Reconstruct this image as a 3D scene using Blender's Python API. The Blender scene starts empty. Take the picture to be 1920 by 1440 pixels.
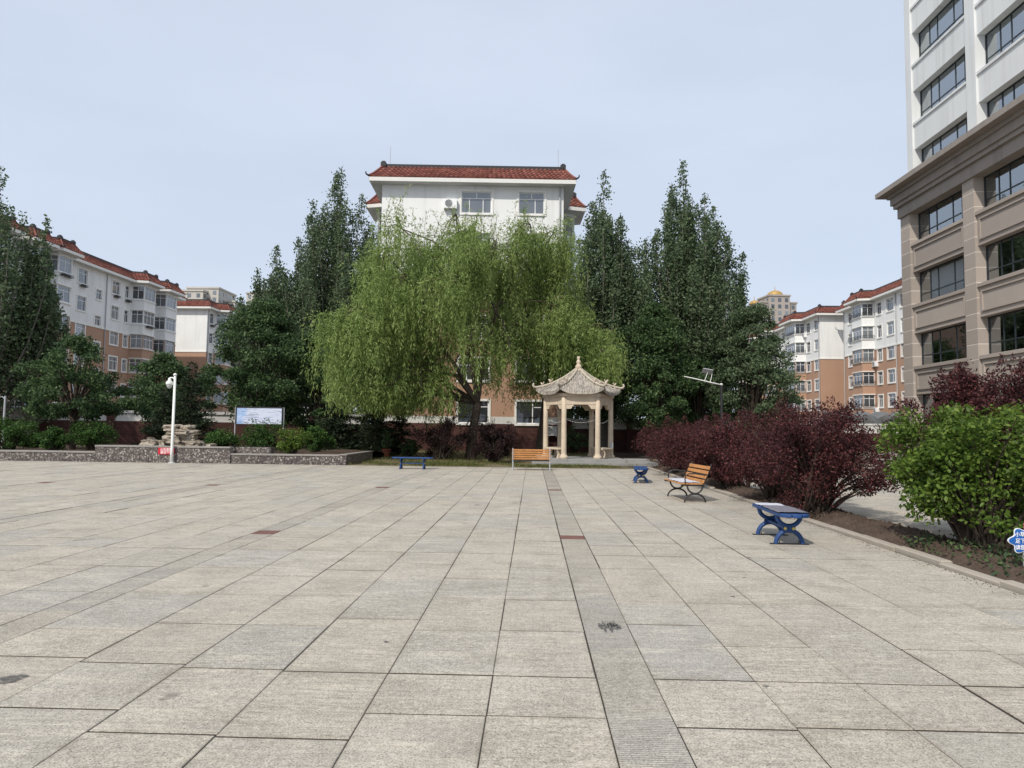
import bpy, math, random
import numpy as np
from mathutils import Vector, Matrix
R_ = math.radians
scn = bpy.context.scene
# ---------------------------------------------------------------- camera
CAM_H = 1.4
cam = bpy.data.cameras.new('camera'); cam_o = bpy.data.objects.new('camera', cam)
scn.collection.objects.link(cam_o); scn.camera = cam_o
cam.sensor_width = 36.0; cam.lens = 36.0 * 1331 / 1920; cam.clip_start = 0.05; cam.clip_end = 6000
cam_o.matrix_world = (Matrix.Translation((0, 0, CAM_H)) @ Matrix.Rotation(R_(1.676), 4, 'Z')
                      @ Matrix.Rotation(R_(93.677), 4, 'X') @ Matrix.Rotation(R_(0.69), 4, 'Z'))
# ---------------------------------------------------------------- sky, sun, exposure
SUN_EL, SUN_AZ = 45.0, 209.0        # azimuth clockwise from +Y: behind the viewer, to the left
w = bpy.data.worlds.new('World'); scn.world = w; w.use_nodes = True
nt = w.node_tree; bg = nt.nodes['Background']
sky = nt.nodes.new('ShaderNodeTexSky'); sky.sky_type = 'NISHITA'; sky.sun_disc = False
sky.sun_elevation = R_(SUN_EL); sky.sun_rotation = R_(SUN_AZ)
sky.air_density = 1.0; sky.dust_density = 3.0; sky.ozone_density = 1.5; sky.altitude = 100
veil = nt.nodes.new('ShaderNodeMix'); veil.data_type = 'RGBA'; veil.inputs[0].default_value = 0.75
veil.inputs[7].default_value = (7.8, 8.7, 10.25, 1)      # thin high cloud veiling the whole sky evenly
_tc = nt.nodes.new('ShaderNodeTexCoord'); _mp = nt.nodes.new('ShaderNodeMapping'); _mp.inputs['Scale'].default_value = (1.2, 1.2, 4)
_nz = nt.nodes.new('ShaderNodeTexNoise'); _nz.inputs['Scale'].default_value = 1.6; _nz.inputs['Detail'].default_value = 5
_mr = nt.nodes.new('ShaderNodeMapRange'); _mr.inputs[1].default_value = .3; _mr.inputs[2].default_value = .7; _mr.inputs[3].default_value = .71; _mr.inputs[4].default_value = .83
nt.links.new(_tc.outputs['Generated'], _mp.inputs[0]); nt.links.new(_mp.outputs[0], _nz.inputs['Vector']); nt.links.new(_nz.outputs['Fac'], _mr.inputs[0]); nt.links.new(_mr.outputs[0], veil.inputs[0])
nt.links.new(sky.outputs[0], veil.inputs[6]); nt.links.new(veil.outputs[2], bg.inputs[0])
bg.inputs[1].default_value = 0.1
sl = bpy.data.lights.new('sun', 'SUN'); sl.energy = 3.5; sl.angle = R_(0.7); sl.color = (1.0, 0.94, 0.85)
so = bpy.data.objects.new('sun', sl); scn.collection.objects.link(so)
_a, _e = R_(SUN_AZ), R_(SUN_EL)
SUN = Vector((math.sin(_a) * math.cos(_e), math.cos(_a) * math.cos(_e), math.sin(_e)))
so.rotation_euler = SUN.to_track_quat('Z', 'Y').to_euler(); so.location = SUN * 80
scn.view_settings.view_transform = 'Standard'; scn.view_settings.look = 'None'
scn.view_settings.exposure = 0.0; scn.view_settings.gamma = 1.0
scn.render.film_transparent = False
cy = scn.cycles
cy.max_bounces = 6; cy.diffuse_bounces = 3; cy.glossy_bounces = 3; cy.transparent_max_bounces = 12; cy.transmission_bounces = 4
cy.use_denoising = True; cy.denoiser = 'OPENIMAGEDENOISE'; cy.denoising_input_passes = 'RGB_ALBEDO_NORMAL'; cy.denoising_prefilter = 'ACCURATE'; cy.sample_clamp_indirect = 4.0
# ---------------------------------------------------------------- mesh helpers
COL = scn.collection
class MB:
    def __init__(s): s.v = []; s.f = []; s.M = None
    def add(s, vs, fs):
        o = len(s.v)
        if s.M is not None: vs = [s.M @ Vector(p) for p in vs]
        s.v += [tuple(p) for p in vs]; s.f += [tuple(i + o for i in q) for q in fs]
        return s
    def box(s, x0, x1, y0, y1, z0, z1):
        return s.add([(x0,y0,z0),(x1,y0,z0),(x1,y1,z0),(x0,y1,z0),(x0,y0,z1),(x1,y0,z1),(x1,y1,z1),(x0,y1,z1)],
                     [(0,3,2,1),(4,5,6,7),(0,1,5,4),(1,2,6,5),(2,3,7,6),(3,0,4,7)])
    def cbox(s, x0, x1, y0, y1, z0, z1, c=0.01):      # box with chamfered top edges
        return s.add([(x0,y0,z0),(x1,y0,z0),(x1,y1,z0),(x0,y1,z0),(x0,y0,z1-c),(x1,y0,z1-c),(x1,y1,z1-c),(x0,y1,z1-c),
                      (x0+c,y0+c,z1),(x1-c,y0+c,z1),(x1-c,y1-c,z1),(x0+c,y1-c,z1)],
                     [(0,3,2,1),(0,1,5,4),(1,2,6,5),(2,3,7,6),(3,0,4,7),(4,5,9,8),(5,6,10,9),(6,7,11,10),(7,4,8,11),(8,9,10,11)])
    def bar(s, p, q, wd, ht, up=(0,0,1)):
        p, q = Vector(p), Vector(q); d = (q - p); L = d.length; d.normalize(); u = Vector(up)
        if abs(d.dot(u)) > .98: u = Vector((1,0,0))
        a = d.cross(u).normalized(); b = a.cross(d)
        vs = []
        for t in (p, q):
            for i, j in ((-1,-1),(1,-1),(1,1),(-1,1)): vs.append(t + a*i*wd/2 + b*j*ht/2)
        return s.add(vs, [(0,1,2,3),(7,6,5,4),(0,4,5,1),(1,5,6,2),(2,6,7,3),(3,7,4,0)])
    def tube(s, pts, r, n=8, flat=1.0):
        pts = [Vector(p) for p in pts]; m = len(pts)
        rs = r if isinstance(r, (list, tuple)) else [r]*m
        vs = []; prev = None
        for i, p in enumerate(pts):
            d = (pts[min(i+1,m-1)] - pts[max(i-1,0)]).normalized()
            if prev is None:
                u = Vector((0,0,1)) if abs(d.z) < .9 else Vector((1,0,0))
                a = d.cross(u).normalized()
            else: a = (prev - d*prev.dot(d)).normalized()
            b = d.cross(a); prev = a
            for k in range(n):
                t = 2*math.pi*k/n
                vs.append(p + a*math.cos(t)*rs[i] + b*math.sin(t)*rs[i]*flat)
        fs = [(i*n+k, i*n+(k+1)%n, (i+1)*n+(k+1)%n, (i+1)*n+k) for i in range(m-1) for k in range(n)]
        fs += [tuple(range(n-1,-1,-1)), tuple(range((m-1)*n, m*n))]
        return s.add(vs, fs)
    def lathe(s, prof, n=16, c=(0,0,0)):
        vs = []; m = len(prof)
        for r, z in prof:
            for k in range(n):
                t = 2*math.pi*k/n; vs.append((c[0]+r*math.cos(t), c[1]+r*math.sin(t), c[2]+z))
        fs = [(i*n+k, i*n+(k+1)%n, (i+1)*n+(k+1)%n, (i+1)*n+k) for i in range(m-1) for k in range(n)]
        fs += [tuple(range(n-1,-1,-1)), tuple(range((m-1)*n, m*n))]
        return s.add(vs, fs)
    def prism(s, poly, mp, c0, c1):                   # polygon (a,b) extruded from c0 to c1 through mp(a,b,c)
        n = len(poly)
        vs = [mp(a,b,c0) for a,b in poly] + [mp(a,b,c1) for a,b in poly]
        return s.add(vs, [tuple(range(n-1,-1,-1)), tuple(range(n,2*n))] + [(i,(i+1)%n,n+(i+1)%n,n+i) for i in range(n)])
    def mesh(s, name):
        me = bpy.data.meshes.new(name); me.from_pydata(s.v, [], s.f); me.update(); return me
    def build(s, name, m, parent=None, smooth=False, bevel=0):
        me = s.mesh(name)
        if smooth: me.polygons.foreach_set('use_smooth', [True]*len(me.polygons))
        o = link(name, me, m, parent)
        if bevel:
            b = o.modifiers.new('bevel', 'BEVEL'); b.width = bevel; b.segments = 2; b.limit_method = 'ANGLE'
        return o
def link(name, me, m=None, parent=None, loc=None, rot=None, mw=None):
    o = bpy.data.objects.new(name, me); COL.objects.link(o)
    if m is not None and me is not None and not me.materials: me.materials.append(m)
    if parent: o.parent = parent
    if loc is not None: o.location = loc
    if rot is not None: o.rotation_euler = rot
    if mw is not None: o.matrix_local = mw
    return o
def tag(o, label=None, cat=None, group=None, kind=None):
    if label: o['label'] = label
    if cat: o['category'] = cat
    if group: o['group'] = group
    if kind: o['kind'] = kind
    return o
def thing(name, label, cat, loc=(0,0,0), rz=0, group=None):
    o = bpy.data.objects.new(name, None); COL.objects.link(o); o.location = loc; o.rotation_euler = (0,0,rz)
    o.empty_display_size = .2
    return tag(o, label, cat, group)
def copy_tree(o, parent=None):
    c = o.copy(); COL.objects.link(c); c.parent = parent
    for ch in list(o.children): copy_tree(ch, c)
    return c
def arc(cx, cz, r, a0, a1, n=12, rz=None):
    rz = rz or r
    return [(cx + r*math.cos(R_(a0+(a1-a0)*i/n)), cz + rz*math.sin(R_(a0+(a1-a0)*i/n))) for i in range(n+1)]
def _ray(u, v): return cam_o.matrix_world.to_3x3() @ Vector(((u-960)/1331, -(v-720)/1331, -1))
def at_depth(u, v, Y):                 # photograph pixel -> world point at forward distance Y
    d = _ray(u, v); return Vector((0,0,CAM_H)) + d*(Y/d.y)
def at_ground(u, v, z=0):
    d = _ray(u, v); return Vector((0,0,CAM_H)) + d*((z-CAM_H)/d.z)
# ---------------------------------------------------------------- materials
class NT:
    def __init__(s, name):
        s.m = bpy.data.materials.new(name); s.m.use_nodes = True; s.t = s.m.node_tree; s.n = s.t.nodes
        s.p = s.n['Principled BSDF']; s.out = s.n['Material Output']
    def N(s, typ, **kw):
        n = s.n.new('ShaderNode'+typ)
        for k, v in kw.items(): setattr(n, k, v)
        return n
    def L(s, a, b): s.t.links.new(a, b)
    def pos(s, scale=(1,1,1), obj=False):
        mp = s.N('Mapping'); mp.inputs['Scale'].default_value = scale
        if obj: s.L(s.N('TexCoord').outputs['Object'], mp.inputs[0])
        else: s.L(s.N('NewGeometry').outputs['Position'], mp.inputs[0])
        return mp.outputs[0]
    def noise(s, vec, scale, detail=3, rough=.55):
        n = s.N('TexNoise'); n.inputs['Scale'].default_value = scale; n.inputs['Detail'].default_value = detail
        n.inputs['Roughness'].default_value = rough; s.L(vec, n.inputs['Vector']); return n.outputs['Fac']
    def ramp(s, fac, stops):
        r = s.N('ValToRGB'); e = r.color_ramp.elements
        while len(e) < len(stops): e.new(.5)
        for el, (p, c) in zip(e, stops): el.position = p; el.color = (*c, 1) if len(c) == 3 else c
        s.L(fac, r.inputs[0]); return r.outputs[0]
    def mix(s, a, b, fac, mode='MIX'):
        m = s.N('Mix', data_type='RGBA', blend_type=mode)
        for sock, v in ((m.inputs[0], fac), (m.inputs[6], a), (m.inputs[7], b)):
            if isinstance(v, (int, float)): sock.default_value = v
            elif isinstance(v, tuple): sock.default_value = (*v, 1) if len(v) == 3 else v
            else: s.L(v, sock)
        return m.outputs[2]
    def math(s, op, a, b=0.0, c=None):
        m = s.N('Math', operation=op)
        for i, v in enumerate((a, b) if c is None else (a, b, c)):
            if isinstance(v, (int, float)): m.inputs[i].default_value = v
            else: s.L(v, m.inputs[i])
        return m.outputs[0]
    def bump(s, h, strength=.3, dist=.02):
        b = s.N('Bump'); b.inputs['Strength'].default_value = strength; b.inputs['Distance'].default_value = dist
        s.L(h, b.inputs['Height']); s.L(b.outputs[0], s.p.inputs['Normal'])
    def base(s, c, rough=.8, spec=.3, metal=0):
        if isinstance(c, tuple): s.p.inputs['Base Color'].default_value = (*c, 1)
        else: s.L(c, s.p.inputs['Base Color'])
        if isinstance(rough, (int, float)): s.p.inputs['Roughness'].default_value = rough
        else: s.L(rough, s.p.inputs['Roughness'])
        s.p.inputs['Specular IOR Level'].default_value = spec; s.p.inputs['Metallic'].default_value = metal
        return s.m
def simple(name, c, rough=.6, spec=.4, metal=0, var=.12, scale=6, bump=0, fine=60):
    t = NT(name); v = t.pos()
    n = t.noise(v, scale, 4); f = t.noise(v, fine, 2)
    col = t.mix(tuple(x*(1-var) for x in c), tuple(min(1,x*(1+var)) for x in c), n)
    col = t.mix(col, tuple(x*.75 for x in c), t.math('MULTIPLY', t.math('GREATER_THAN', f, .62), .35*min(1,var*4)))
    if bump: t.bump(f, bump, .01)
    return t.base(col, rough, spec, metal)
def wall_paint(name, c, dirt=.25, stain=(.25,.23,.2)):
    t = NT(name); v = t.pos(); n = t.noise(v, .5, 5); st = t.noise(t.pos((2.2,2.2,.12)), 1.0, 4); f = t.noise(v, 25, 3)
    col = t.mix(c, tuple(x*.82 for x in c), n)
    col = t.mix(col, stain, t.math('MULTIPLY', t.ramp(st, [(.5,(0,0,0)),(.8,(1,1,1))]), dirt))
    t.bump(f, .15, .01)
    return t.base(col, .85, .2)
def leafmat(name, dark, mid, light, trans=.3, rough=.5, spec=.3):
    t = NT(name); a = t.N('Attribute', attribute_name='tint')
    big = t.noise(t.pos(), .9, 2)
    k = t.math('ADD', t.math('MULTIPLY', a.outputs['Fac'], .75), t.math('MULTIPLY', t.math('SUBTRACT', big, .3), .5))
    col = t.ramp(k, [(.05,dark),(.5,mid),(.95,light)])
    t.base(col, rough, spec*.55)
    tr = t.N('BsdfTranslucent'); t.L(t.mix(col, (1.0,1.0,.35), .0), tr.inputs[0])
    mx = t.N('MixShader'); mx.inputs[0].default_value = trans
    t.L(t.p.outputs[0], mx.inputs[1]); t.L(tr.outputs[0], mx.inputs[2]); t.L(mx.outputs[0], t.out.inputs[0])
    return t.m
def granite(name, c, spread=.18, streak=.25, groove=False):
    t = NT(name); v = t.pos()
    oi = t.N('ObjectInfo'); ge = t.N('NewGeometry')
    wn = t.N('TexWhiteNoise', noise_dimensions='2D'); cb = t.N('CombineXYZ')
    t.L(oi.outputs['Random'], cb.inputs[0]); t.L(ge.outputs['Random Per Island'], cb.inputs[1]); t.L(cb.outputs[0], wn.inputs[0])
    sp = t.N('SeparateColor'); t.L(wn.outputs['Color'], sp.inputs[0])
    warm = (c[0]*1.03, c[1]*1.0, c[2]*.95); cool = (c[0]*.84, c[1]*.87, c[2]*.92); pink = (c[0]*1.0, c[1]*.965, c[2]*.935)
    col = t.ramp(sp.outputs[0], [(0,cool),(.22,tuple(x*.97 for x in c)),(.45,warm),(.7,tuple(x*1.04 for x in c)),(.88,pink),(1,tuple(x*.92 for x in c))])
    patch = t.noise(v, .7, 5, .65); mid = t.noise(v, 7, 4)
    scuff = t.noise(t.pos((1.3,7,1)), 1.0, 6, .7); bl = t.noise(v, 2.1, 6, .7)
    col = t.mix(col, (min(1,c[0]*1.45),min(1,c[1]*1.43),c[2]*1.36), t.math('MULTIPLY', t.ramp(scuff,[(.5,(0,0,0)),(.66,(1,1,1))]), .62))
    col = t.mix(col, (c[0]*.55,c[1]*.54,c[2]*.52), t.math('MULTIPLY', t.ramp(bl,[(.47,(0,0,0)),(.68,(1,1,1))]), .62))
    col = t.mix(col, (c[0]*.72,c[1]*.7,c[2]*.66), t.math('MULTIPLY', t.ramp(patch,[(.42,(0,0,0)),(.72,(1,1,1))]), .5))
    col = t.mix(col, (min(1,c[0]*1.35),min(1,c[1]*1.34),c[2]*1.28), t.math('MULTIPLY', t.ramp(mid,[(.5,(0,0,0)),(.8,(1,1,1))]), .4))
    st = t.noise(t.pos((3.5,45,1)), 1.0, 4, .6)
    col = t.mix(col, (c[0]*.6,c[1]*.58,c[2]*.54), t.math('MULTIPLY', t.ramp(st,[(.5,(0,0,0)),(.78,(1,1,1))]), t.math('MULTIPLY', sp.outputs[1], streak*1.6)))
    col = t.mix(col, (c[0]*1.4,c[1]*1.38,c[2]*1.3), t.math('MULTIPLY', t.ramp(st,[(.25,(1,1,1)),(.45,(0,0,0))]), t.math('MULTIPLY', sp.outputs[2], streak*1.4)))
    sp1 = t.noise(v, 105, 4, .8); sp2 = t.noise(v, 190, 2)
    col = t.mix(col, (.035,.035,.035), t.math('MULTIPLY', t.ramp(sp1,[(.53,(0,0,0)),(.62,(1,1,1))]), .75))
    col = t.mix(col, (.7,.68,.62), t.math('MULTIPLY', t.ramp(sp1,[(.34,(1,1,1)),(.46,(0,0,0))]), .6))
    sp3 = t.noise(v, 27, 4, .75)
    col = t.mix(col, (c[0]*.45,c[1]*.44,c[2]*.42), t.math('MULTIPLY', t.ramp(sp3,[(.5,(0,0,0)),(.68,(1,1,1))]), .5))
    col = t.mix(col, (c[0]*1.6,c[1]*1.6,c[2]*1.55), t.math('MULTIPLY', t.ramp(sp3,[(.3,(1,1,1)),(.45,(0,0,0))]), .45))
    spots = t.noise(v, 2.3, 3, .5)
    col = t.mix(col, (.1,.09,.075), t.math('MULTIPLY', t.ramp(spots,[(.7,(0,0,0)),(.74,(1,1,1))]), .5))
    # dirt gathered along the slab edges
    tcg = t.N('TexCoord'); sg = t.N('SeparateXYZ'); t.L(tcg.outputs['Generated'], sg.inputs[0])
    ed_ = [t.math('MINIMUM', sg.outputs[i], t.math('SUBTRACT', 1.0, sg.outputs[i])) for i in (0,1)]
    em = t.math('ADD', t.math('MINIMUM', ed_[0], ed_[1]), t.math('MULTIPLY', t.math('SUBTRACT', .52, bl), .16))
    col = t.mix(col, (c[0]*.5,c[1]*.47,c[2]*.42), t.math('MULTIPLY', t.ramp(em,[(.0,(1,1,1)),(.03,(0,0,0))]), .32))
    if groove:
        wv = t.N('TexWave', wave_type='BANDS', bands_direction='Y'); wv.inputs['Scale'].default_value = 16
        wv.inputs['Distortion'].default_value = 1.2; wv.inputs['Detail'].default_value = 1; t.L(v, wv.inputs[0])
        col = t.mix(col, (c[0]*.45,c[1]*.43,c[2]*.4), t.math('MULTIPLY', t.math('SUBTRACT', 1.0, wv.outputs['Fac']), .36))
        t.bump(t.math('ADD', wv.outputs['Fac'], t.math('MULTIPLY', sp2, .4)), .5, .006)
    else: t.bump(t.math('ADD', t.math('MULTIPLY', sp1, .6), t.math('MULTIPLY', mid, .5)), .45, .006)
    return t.base(col, .8, .25)
def brickmat(name, c):
    t = NT(name); tc = t.N('TexCoord')
    # bricks run along the wall's own x
    sx = t.N('SeparateXYZ'); t.L(tc.outputs['Object'], sx.inputs[0]); cb = t.N('CombineXYZ')
    t.L(t.math('ADD', sx.outputs[0], sx.outputs[1]), cb.inputs[0]); t.L(sx.outputs[2], cb.inputs[1])
    b = t.N('TexBrick'); t.L(cb.outputs[0], b.inputs[0]); b.inputs['Scale'].default_value = 1
    b.inputs['Brick Width'].default_value = .25; b.inputs['Row Height'].default_value = .085; b.inputs['Mortar Size'].default_value = .013
    b.inputs['Mortar Smooth'].default_value = .2
    b.inputs['Color1'].default_value = (*c,1); b.inputs['Color2'].default_value = (c[0]*.65,c[1]*.6,c[2]*.6,1); b.inputs['Mortar'].default_value = (.045,.035,.033,1)
    n = t.noise(t.pos(), 1.2, 4); col = t.mix(b.outputs[0], (c[0]*.45,c[1]*.45,c[2]*.5), t.math('MULTIPLY', n, .6))
    t.bump(t.math('SUBTRACT', 1.0, b.outputs['Fac']), .5, .01)
    return t.base(col, .85, .2)
def panemat(name, dark, pale, refl=.35):
    t = NT(name); oi = t.N('ObjectInfo')
    n = t.noise(t.pos((1.5,1.5,.35)), 1.2, 3)
    k = t.math('ADD', t.math('MULTIPLY', oi.outputs['Random'], .7), t.math('MULTIPLY', n, .3))
    col = t.ramp(k, [(.2,dark),(.55,tuple((a+b)*.4 for a,b in zip(dark,pale))),(.9,pale)])
    t.base(col, .25, .5)
    g = t.N('BsdfGlossy'); g.inputs['Roughness'].default_value = .04; g.inputs['Color'].default_value = (.85,.9,.95,1)
    lw = t.N('LayerWeight'); lw.inputs[0].default_value = .25
    mx = t.N('MixShader'); t.L(t.math('ADD', t.math('MULTIPLY', lw.outputs['Fresnel'], .6), refl*.6), mx.inputs[0])
    t.L(t.p.outputs[0], mx.inputs[1]); t.L(g.outputs[0], mx.inputs[2]); t.L(mx.outputs[0], t.out.inputs[0])
    return t.m
def glassmat(name, refl=.17):
    t = NT(name); tr = t.N('BsdfTransparent'); tr.inputs[0].default_value = (.74,.79,.79,1)
    g = t.N('BsdfGlossy'); g.inputs['Roughness'].default_value = .03; g.inputs['Color'].default_value = (.8,.86,.9,1)
    nz = t.noise(t.pos(), .8, 2); b = t.N('Bump'); b.inputs['Strength'].default_value = .04; b.inputs['Distance'].default_value = .05
    t.L(nz, b.inputs['Height']); t.L(b.outputs[0], g.inputs['Normal'])
    fr = t.N('Fresnel'); fr.inputs[0].default_value = 1.6
    mx = t.N('MixShader'); t.L(t.math('ADD', fr.outputs[0], refl), mx.inputs[0])
    t.L(tr.outputs[0], mx.inputs[1]); t.L(g.outputs[0], mx.inputs[2]); t.L(mx.outputs[0], t.out.inputs[0])
    return t.m
M = {}
M['slab'] = granite('granite_slab', (.435,.398,.338), streak=.8)
M['strip'] = granite('grooved_granite', (.43,.398,.342), streak=.15, groove=True)
M['brown'] = simple('brown_granite', (.17,.085,.07), .8, .2, var=.25, fine=90)
M['joint'] = simple('joint_dirt', (.045,.04,.034), .95, .1, var=.3, scale=9)
M['ground'] = simple('bare_ground', (.24,.22,.18), .95, .1, var=.25, scale=.6, fine=14)
M['asphalt'] = simple('pale_paving', (.36,.34,.30), .9, .15, var=.15, scale=.5, fine=30)
M['kerb'] = simple('kerb_stone', (.36,.32,.265), .85, .2, var=.2, scale=3, bump=.3)
M['dirt'] = simple('turned_soil', (.085,.062,.048), .95, .1, var=.45, scale=7, bump=.6, fine=40)
M['lawn'] = simple('patchy_lawn', (.15,.125,.075), .95, .1, var=.4, scale=1.5, bump=.4, fine=30)
M['white'] = wall_paint('white_render', (.83,.835,.82), .45, (.5,.49,.46))
M['tan'] = wall_paint('tan_render', (.45,.28,.195), .45, (.3,.19,.13))
M['trimw'] = simple('white_trim', (.78,.77,.73), .7, .3, var=.08)
M['soffit'] = simple('soffit_paint', (.62,.62,.6), .8, .2, var=.08)
M['pvc'] = simple('window_frame_white', (.8,.8,.8), .4, .4, var=.04)
M['tile'] = None
M['black'] = simple('dark_ridge', (.035,.036,.04), .6, .3, var=.2)
M['pane'] = panemat('window_pane', (.02,.024,.03), (.2,.215,.225), .2)
M['dpane'] = panemat('dark_window_pane', (.02,.022,.026), (.07,.075,.08), .15)
M['brick'] = brickmat('wall_brick', (.135,.058,.047))
M['band'] = wall_paint('wall_band_paint', (.66,.65,.61), .3, (.3,.28,.25))
M['iron'] = simple('black_iron', (.02,.02,.022), .45, .5, var=.1)
M['grey'] = simple('grey_metal', (.4,.41,.42), .5, .5, var=.1)
t = NT('roof_tile'); ge = t.N('NewGeometry'); v = t.pos()
c = t.ramp(ge.outputs['Random Per Island'], [(0,(.14,.05,.038)),(.5,(.205,.072,.053)),(1,(.29,.115,.088))])
c = t.mix(c, (.12,.05,.04), t.math('MULTIPLY', t.noise(v, 1.1, 4), .45)); M['tile'] = t.base(c, .75, .25)
def wall_grid(mb, x0, x1, z0, z1, ops, depth):
    """front face at y=0 (outward -y) with openings (xa,xb,za,zb); reveals go back to y=depth"""
    ops = [o for o in ops if o[2] < z1 and o[3] > z0]
    xs = sorted(set([x0, x1] + [o[0] for o in ops] + [o[1] for o in ops])); zs = sorted(set([z0, z1] + [max(z0,o[2]) for o in ops] + [min(z1,o[3]) for o in ops]))
    for j in range(len(zs)-1):
        zc = (zs[j]+zs[j+1])/2; run = None
        for i in range(len(xs)-1):
            xc = (xs[i]+xs[i+1])/2
            hole = any(o[0] < xc < o[1] and o[2] < zc < o[3] for o in ops)
            if hole:
                if run is not None: mb.add([(run,0,zs[j]),(xs[i],0,zs[j]),(xs[i],0,zs[j+1]),(run,0,zs[j+1])],[(0,1,2,3)]); run = None
            elif run is None: run = xs[i]
        if run is not None: mb.add([(run,0,zs[j]),(x1,0,zs[j]),(x1,0,zs[j+1]),(run,0,zs[j+1])],[(0,1,2,3)])
    for a, b, c, d in [(o[0],o[1],max(z0,o[2]),min(z1,o[3])) for o in ops]:
        mb.add([(a,0,c),(b,0,c),(b,0,d),(a,0,d),(a,depth,c),(b,depth,c),(b,depth,d),(a,depth,d)], [(0,4,5,1),(1,5,6,2),(2,6,7,3),(3,7,4,0)])
# ================================================================ apartment blocks
_wc = {}
def window_meshes(wd, ht, style, trim):
    k = (round(wd,2), round(ht,2), style, trim)
    if k in _wc: return _wc[k]
    f = MB(); t = .055; d = .06
    f.box(0,t,0,d,0,ht); f.box(wd-t,wd,0,d,0,ht); f.box(t,wd-t,0,d,0,t); f.box(t,wd-t,0,d,ht-t,ht)
    tz = ht*.68; g = .045
    if style in ('T','B','N'): f.box(t,wd-t,.004,d-.004,tz,tz+g)
    if style == 'T':
        f.box(wd*.5-g/2,wd*.5+g/2,.008,d-.008,tz+g,ht-t)
        if wd > 1.75: f.box(wd*.26-g/2,wd*.26+g/2,.008,d-.008,t,tz); f.box(wd*.72-g/2,wd*.72+g/2,.008,d-.008,t,tz)
        else: f.box(wd*.64-g/2,wd*.64+g/2,.008,d-.008,t,tz)
    if style == 'N': f.box(wd*.5-g/2,wd*.5+g/2,.008,d-.008,t,tz)
    if style == 'B':
        n = max(2, round(wd/.75))
        for i in range(1,n): f.box(wd*i/n-g/2,wd*i/n+g/2,.008,d-.008,t,ht-t)
    if style == 'D': f.box(wd*.62-.03,wd*.62+.03,.008,d-.008,t,ht-t); f.box(wd*.62+.03,wd-t,.012,d-.012,ht*.72,ht*.72+.05)
    p = MB(); p.box(t*.6,wd-t*.6,d*.5,d*.5+.012,t*.6,ht-t*.6)
    s = None
    if trim:
        s = MB(); b = .13; y0 = -.045 - .06; y1 = -.06
        s.box(-b,0,y0,y1,-b,ht+b); s.box(wd,wd+b,y0,y1,-b,ht+b); s.box(0,wd,y0,y1,ht,ht+b); s.box(0,wd,y0-.04,y1,-b,0)
    _wc[k] = (f.mesh('window'), p.mesh('pane'), s.mesh('surround') if s else None)
    return _wc[k]
def offset_path(path, d):
    n = len(path); out = []
    for i in range(n):
        p0, p1, p2 = Vector(path[i-1]), Vector(path[i]), Vector(path[(i+1)%n])
        a = (p1-p0).normalized(); b = (p2-p1).normalized()
        na, nb = Vector((a.y,-a.x)), Vector((b.y,-b.x))
        m = (na+nb); m.normalize(); out.append(p1 + m*d/max(.35, m.dot(na)))
    return out
def roof_apron(th, path, z, out=.72, rise=.95, tw=.3, rows=6, horns=()):
    e = offset_path(path, out); q = offset_path(path, -.05); n = len(path)
    tl = MB(); fa = MB(); rd = MB(); so = MB()
    zf = z + .24
    for i in range(n):
        j = (i+1) % n
        p0, p1, q0, q1 = e[i], e[j], q[i], q[j]
        L = (p1-p0).length
        dirv = (p1-p0)/L; nrm = Vector((dirv.y,-dirv.x))
        so.add([(*path[i],z),(*path[j],z),(*p1,z),(*p0,z)], [(0,1,2,3)])
        fa.add([(*p0,z),(*p1,z),(*(p1+nrm*.03),zf),(*(p0+nrm*.03),zf)], [(0,1,2,3)])
        m = max(2, int(L/tw))
        def P(s, t, lift=0):
            a = p0.lerp(p1, s).lerp(q0.lerp(q1, s), t)
            zz = zf + rise*(t**1.2)
            a = a + nrm*lift*.5
            return (a.x, a.y, zz+lift)
        for r in range(rows):
            t0, t1 = r/rows, (r+1)/rows+.03
            for k in range(m):
                a, b = k/m, (k+1)/m; c = (a+b)/2
                tl.add([P(a,t0,.05),P(c,t0,.13),P(b,t0,.05),P(b,t1,.0),P(c,t1,.05),P(a,t1,.0),P(a,t0,-.03),P(b,t0,-.03)],
                       [(0,1,4,5),(1,2,3,4),(6,7,2,1),(6,1,0)])
        zr = zf + rise
        rd.bar((*q0,zr+.06),(*q1,zr+.06),.16,.2)
        # hip caps
        pts = [P(0,t,.07) for t in (0,.25,.5,.75,1)]
        tl.tube([Vector(x)+Vector((0,0,.03)) for x in pts], .07, 5)
    top = MB(); top.add([(*p, zf+rise-.02) for p in q], [tuple(range(n))])
    so.build('soffit', M['soffit'], th); fa.build('fascia', M['trimw'], th)
    tag(tl.build('roof_tiles', M['tile'], th), kind='stuff')
    ro = rd.build('ridge', M['black'], th); top.build('flat_roof', M['grey'], th)
    for i in horns:
        h = MB(); p, qv = e[i], q[i]; d = (p-qv).normalized()
        a = Vector((p.x,p.y,zf+.08)); dv = Vector((d.x,d.y,0))
        h.tube([a-dv*.3+Vector((0,0,.12)), a+dv*.05, a+dv*.2+Vector((0,0,.04)), a+dv*.27+Vector((0,0,.14)), a+dv*.22+Vector((0,0,.22))], [.06,.06,.05,.04,.02], 6)
        h.build('eave_horn', M['black'], ro)
        h = MB(); a = Vector((qv.x,qv.y,zf+rise)); h.box(a.x-.17,a.x+.17,a.y-.17,a.y+.17,a.z,a.z+.27); h.box(a.x-.1,a.x+.1,a.y-.1,a.y+.1,a.z+.27,a.z+.36)
        h.build('ridge_block', M['black'], ro)
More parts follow.
